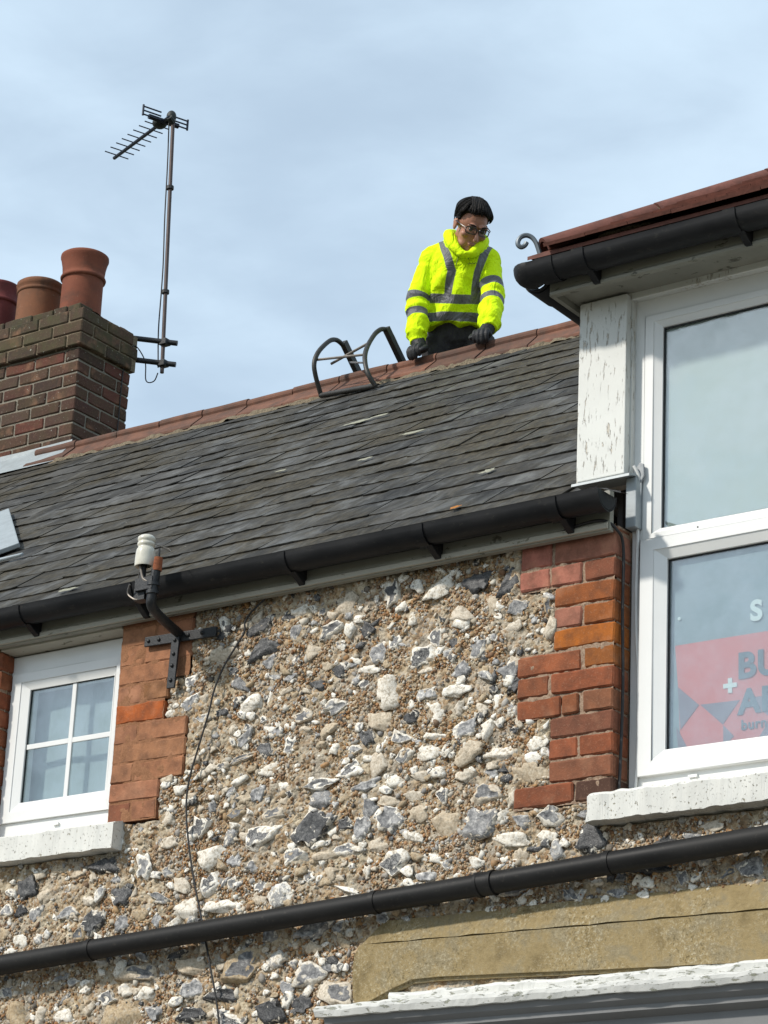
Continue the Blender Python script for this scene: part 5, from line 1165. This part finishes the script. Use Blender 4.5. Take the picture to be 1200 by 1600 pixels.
sp = [hem, waist, chest, upper, nbase]; zs = np.array([p.z for p in sp]); ctr = np.stack([np.interp(c[:, 2], zs, [p[i] for p in sp]) for i in range(3)], 1)
u = (c - ctr) @ np.array(lat); w = (c - ctr) @ np.array(fwd)
tor = np.hypot(u / .172, w / .138); tor = np.where(c[:, 2] < hem.z - .03, 9, tor)
wh = np.full(len(c), -9.); arms = np.zeros(len(c)); ta = np.full(len(c), -.1)
for (sh, el, wr), bands in (((shL, elL, wrL), (.235, .342)), ((shR, elR, wrR), (.205, .322))):
    d1, t1 = seg(c, sh, el); d2, t2 = seg(c, el, wr); L1 = (el - sh).length
    s = np.where(d1 < d2, t1, L1 + t2); dm_ = np.minimum(d1, d2)
    k = np.minimum(tor - dm_ / .064, (s - .05) * 8); near = k > wh
    wh = np.where(near, k, wh); arms = np.where(near, s, arms)
    tb_ = np.maximum(.0235 - np.abs(s - bands[0]), .0235 - np.abs(s - bands[1])); ta = np.where(near, tb_, ta)
isarm = wh > 0; tt = ~isarm
tape = np.full(len(c), -.1)
for zb, sag in ((7.560, .038), (7.462, .022)): tape = np.maximum(tape, .0225 - np.abs(c[:, 2] - zb + sag * (1 - (u / .17) ** 2)))
uL = np.interp(c[:, 2], [7.53, 7.60, 7.66, 7.88], [-.056, -.048, -.036, -.122]); uR = np.interp(c[:, 2], [7.56, 7.66, 7.88], [.085, .095, .135])
offring = np.min(np.stack([np.linalg.norm(c - np.array(q), axis=1) - r_q for q, r_q in zip(rp, rr_)]), axis=0) - .013
for uu, zlo in ((uL, 7.520), (uR, 7.525)): tape = np.maximum(tape, np.minimum(np.minimum(.021 - np.abs(u - uu), c[:, 2] - zlo), np.minimum(w + .05, offring)))
for nm, val in (('body_tape', .5 + tape * 12), ('sleeve_tape', .5 + ta * 12), ('sleeve', .5 + wh * .5)):
    hood.data.attributes.new(nm, 'FLOAT', 'POINT').data.foreach_set('value', val.clip(0, 1).astype(np.float32))
# folds: bunching rings on the sleeves, slack drapes on the chest
wr_ = np.where(isarm, (.0080 * fbm(np.stack([arms * 30, u * 10, w * 10], 1), 61, 2) * 2 + .0030 * np.sin(arms * 60 + 3 * fbm(c * 9, 4, 2) + u * 20)) * np.clip((arms - .1) * 4, 0, 1), 0) + .011 * fbm(c * np.array([11, 11, 7.]), 8, 2) + .006 * (np.abs(fbm(c * 22, 15, 2)) - .15)
wr_ += np.where(tt, .0095 * np.sin((c[:, 2] * 30 + np.abs(u - .02) * 42) + 4 * fbm(c * 6, 31, 2)) * np.clip((7.74 - c[:, 2]) * 8, 0, 1), 0)
wr_ -= .007 * np.exp(-(wh / .13) ** 2)      # the crease where sleeve meets chest
setco(hood, c + no * wr_[:, None])
e = MB(); f0_ = lambda x, z, o: np.array(0)
def chestpt(u_, z_, out=.0):
    ct = V(*[float(np.interp(z_, zs, [p[i] for p in sp])) for i in range(3)]); rb = float(np.interp(z_, zs, [.128, .140, .136, .114, .085])); ra = .18
    return ct + lat * u_ + fwd * (rb * math.sqrt(max(.05, 1 - (u_ / ra) ** 2)) + out)
e.tube(spline([chestpt(.0, 7.775, .030), chestpt(-.008, 7.735, .018), chestpt(-.016, 7.68, .012)], 5), .0026, 6); e.tube(spline([chestpt(.040, 7.77, .030), chestpt(.042, 7.745, .020), chestpt(.042, 7.715, .014)], 5), .0026, 6)
e.build('drawstring', mat_simple('olive cord', (.16, .22, .02), .8), hood, smooth=True)
e = MB(); e.tube(spline([chestpt(.040 + k * .0040, 7.688 + (.004, -.003, .007, -.002)[k % 4] + .0010 * k, .011) for k in range(12)], 3), .0011, 5); e.build('chest_badge', mat_simple('dark stitching', (.05, .08, .02), .8), hood, smooth=True)
# trousers, boots, gloves ------------------------------------------
tr = NT('charcoal work trousers'); tf = tr.noise(150, 4, .7); tg = tr.noise(22, 4); tr.bump(tr.math('ADD', tf, tr.math('MULTIPLY', tg, 3.)), .5, .008); M['trousers'] = tr.done(tr.ramp(tg, [(.3, (.022, .020, .022)), (.7, (.052, .048, .050))]), .85, .2)
b = MB(); FR = Matrix((lat, fwd, V(0, 0, 1))).transposed()
b.ball(pel + V(0, 0, -.01), (.165, .118, .11), FR, 20, 12); loft(b, [(pel + V(0, 0, -.06), .15, .11), (pel, .162, .118), (hem + V(0, 0, .05), .14, .10)], lat, fwd)
for h_, k_, a_ in ((hpL, kL, aL), (hpR, kR, aR)): b.tube(spline([h_, h_.lerp(k_, .5) + fwd * .02, k_, k_.lerp(a_, .5), a_], 4), [.098] * 5 + [.090] * 4 + [.075] * 4 + [.066] * 3 + [.058], 16)
o = remesh(b, 'trousers', .0085, M['trousers'], man, 5, .5); c = getco(o); setco(o, c + getno(o) * (.010 * fbm(c * 16, 9, 2))[:, None])
for a_ in (aL, aR):
    b = MB(); b.ball(a_ + V(0, .03, -.01), (.045, .06, .05)); b.ball(a_ + V(.0, .06, -.09), (.042, .05, .07)); remesh(b, 'boot', .008, mat_simple('black boot', (.015, .014, .013), .6), man)
gm = NT('black knit gloves'); gf = gm.noise(240, 3); gm.bump(gf, .6, .003); M['glove'] = gm.done(gm.ramp(gf, [(.3, (.007, .007, .008)), (.7, (.020, .020, .022))]), .55, .35)
for g_, w_, ax_, th_ in ((GL, wrL, V(.985, -.17, .0), 1), (GR, wrR, V(.95, .30, .04), -1)):
    b = MB(); ax_ = ax_.normalized(); out = V(ax_.y, -ax_.x, 0).normalized()
    GF = Matrix((ax_, out, V(0, 0, 1))).transposed()
    b.tube([w_ + (w_ - g_) * .25, w_, w_.lerp(g_, .6), g_], [.040, .037, .036, .034], 14); b.ball(g_ + out * .004 + V(0, 0, .004), (.043, .036, .024), GF, 18, 12)
    for k, (ln, dp) in enumerate(((.92, 0), (1.05, .004), (1.0, .003), (.80, -.004))):
        x = (k - 1.5) * .0212 * (1 if th_ > 0 else -1)
        k0 = g_ + ax_ * (x * .85) + out * (.016 + dp) + V(0, 0, .012); k1 = g_ + ax_ * x + out * (.042 + dp) + V(0, 0, .004); k2 = g_ + ax_ * x * 1.02 + out * (.056 + dp) + V(0, 0, -.026 * ln); k3 = g_ + ax_ * x * .98 + out * (.050 + dp) + V(0, 0, -.052 * ln); k4 = g_ + ax_ * x * .95 + out * (.036 + dp) + V(0, 0, -.064 * ln)
        b.tube(spline([k0, k1, k2, k3, k4], 3), [.0120] * 4 + [.0125] * 3 + [.0110] * 3 + [.0105] * 2 + [.0075], 10)
    t0 = g_ + ax_ * (.034 * th_) + out * .0 + V(0, 0, .0); b.tube(spline([t0, t0 + ax_ * (.018 * th_) + out * .020 + V(0, 0, -.010), t0 + ax_ * (.019 * th_) + out * .040 + V(0, 0, -.026), t0 + ax_ * (.010 * th_) + out * .052 + V(0, 0, -.036)], 3), [.0145] * 4 + [.0130] * 3 + [.0115] * 2 + [.008], 10)
    remesh(b, 'glove', .0030, M['glove'], man, 2, .4)
bpy.context.view_layer.update()
man.location = Vector(man.location) + V(.057, -.08, -.041)     # settle the hands on the ridge roll
bpy.context.view_layer.update()
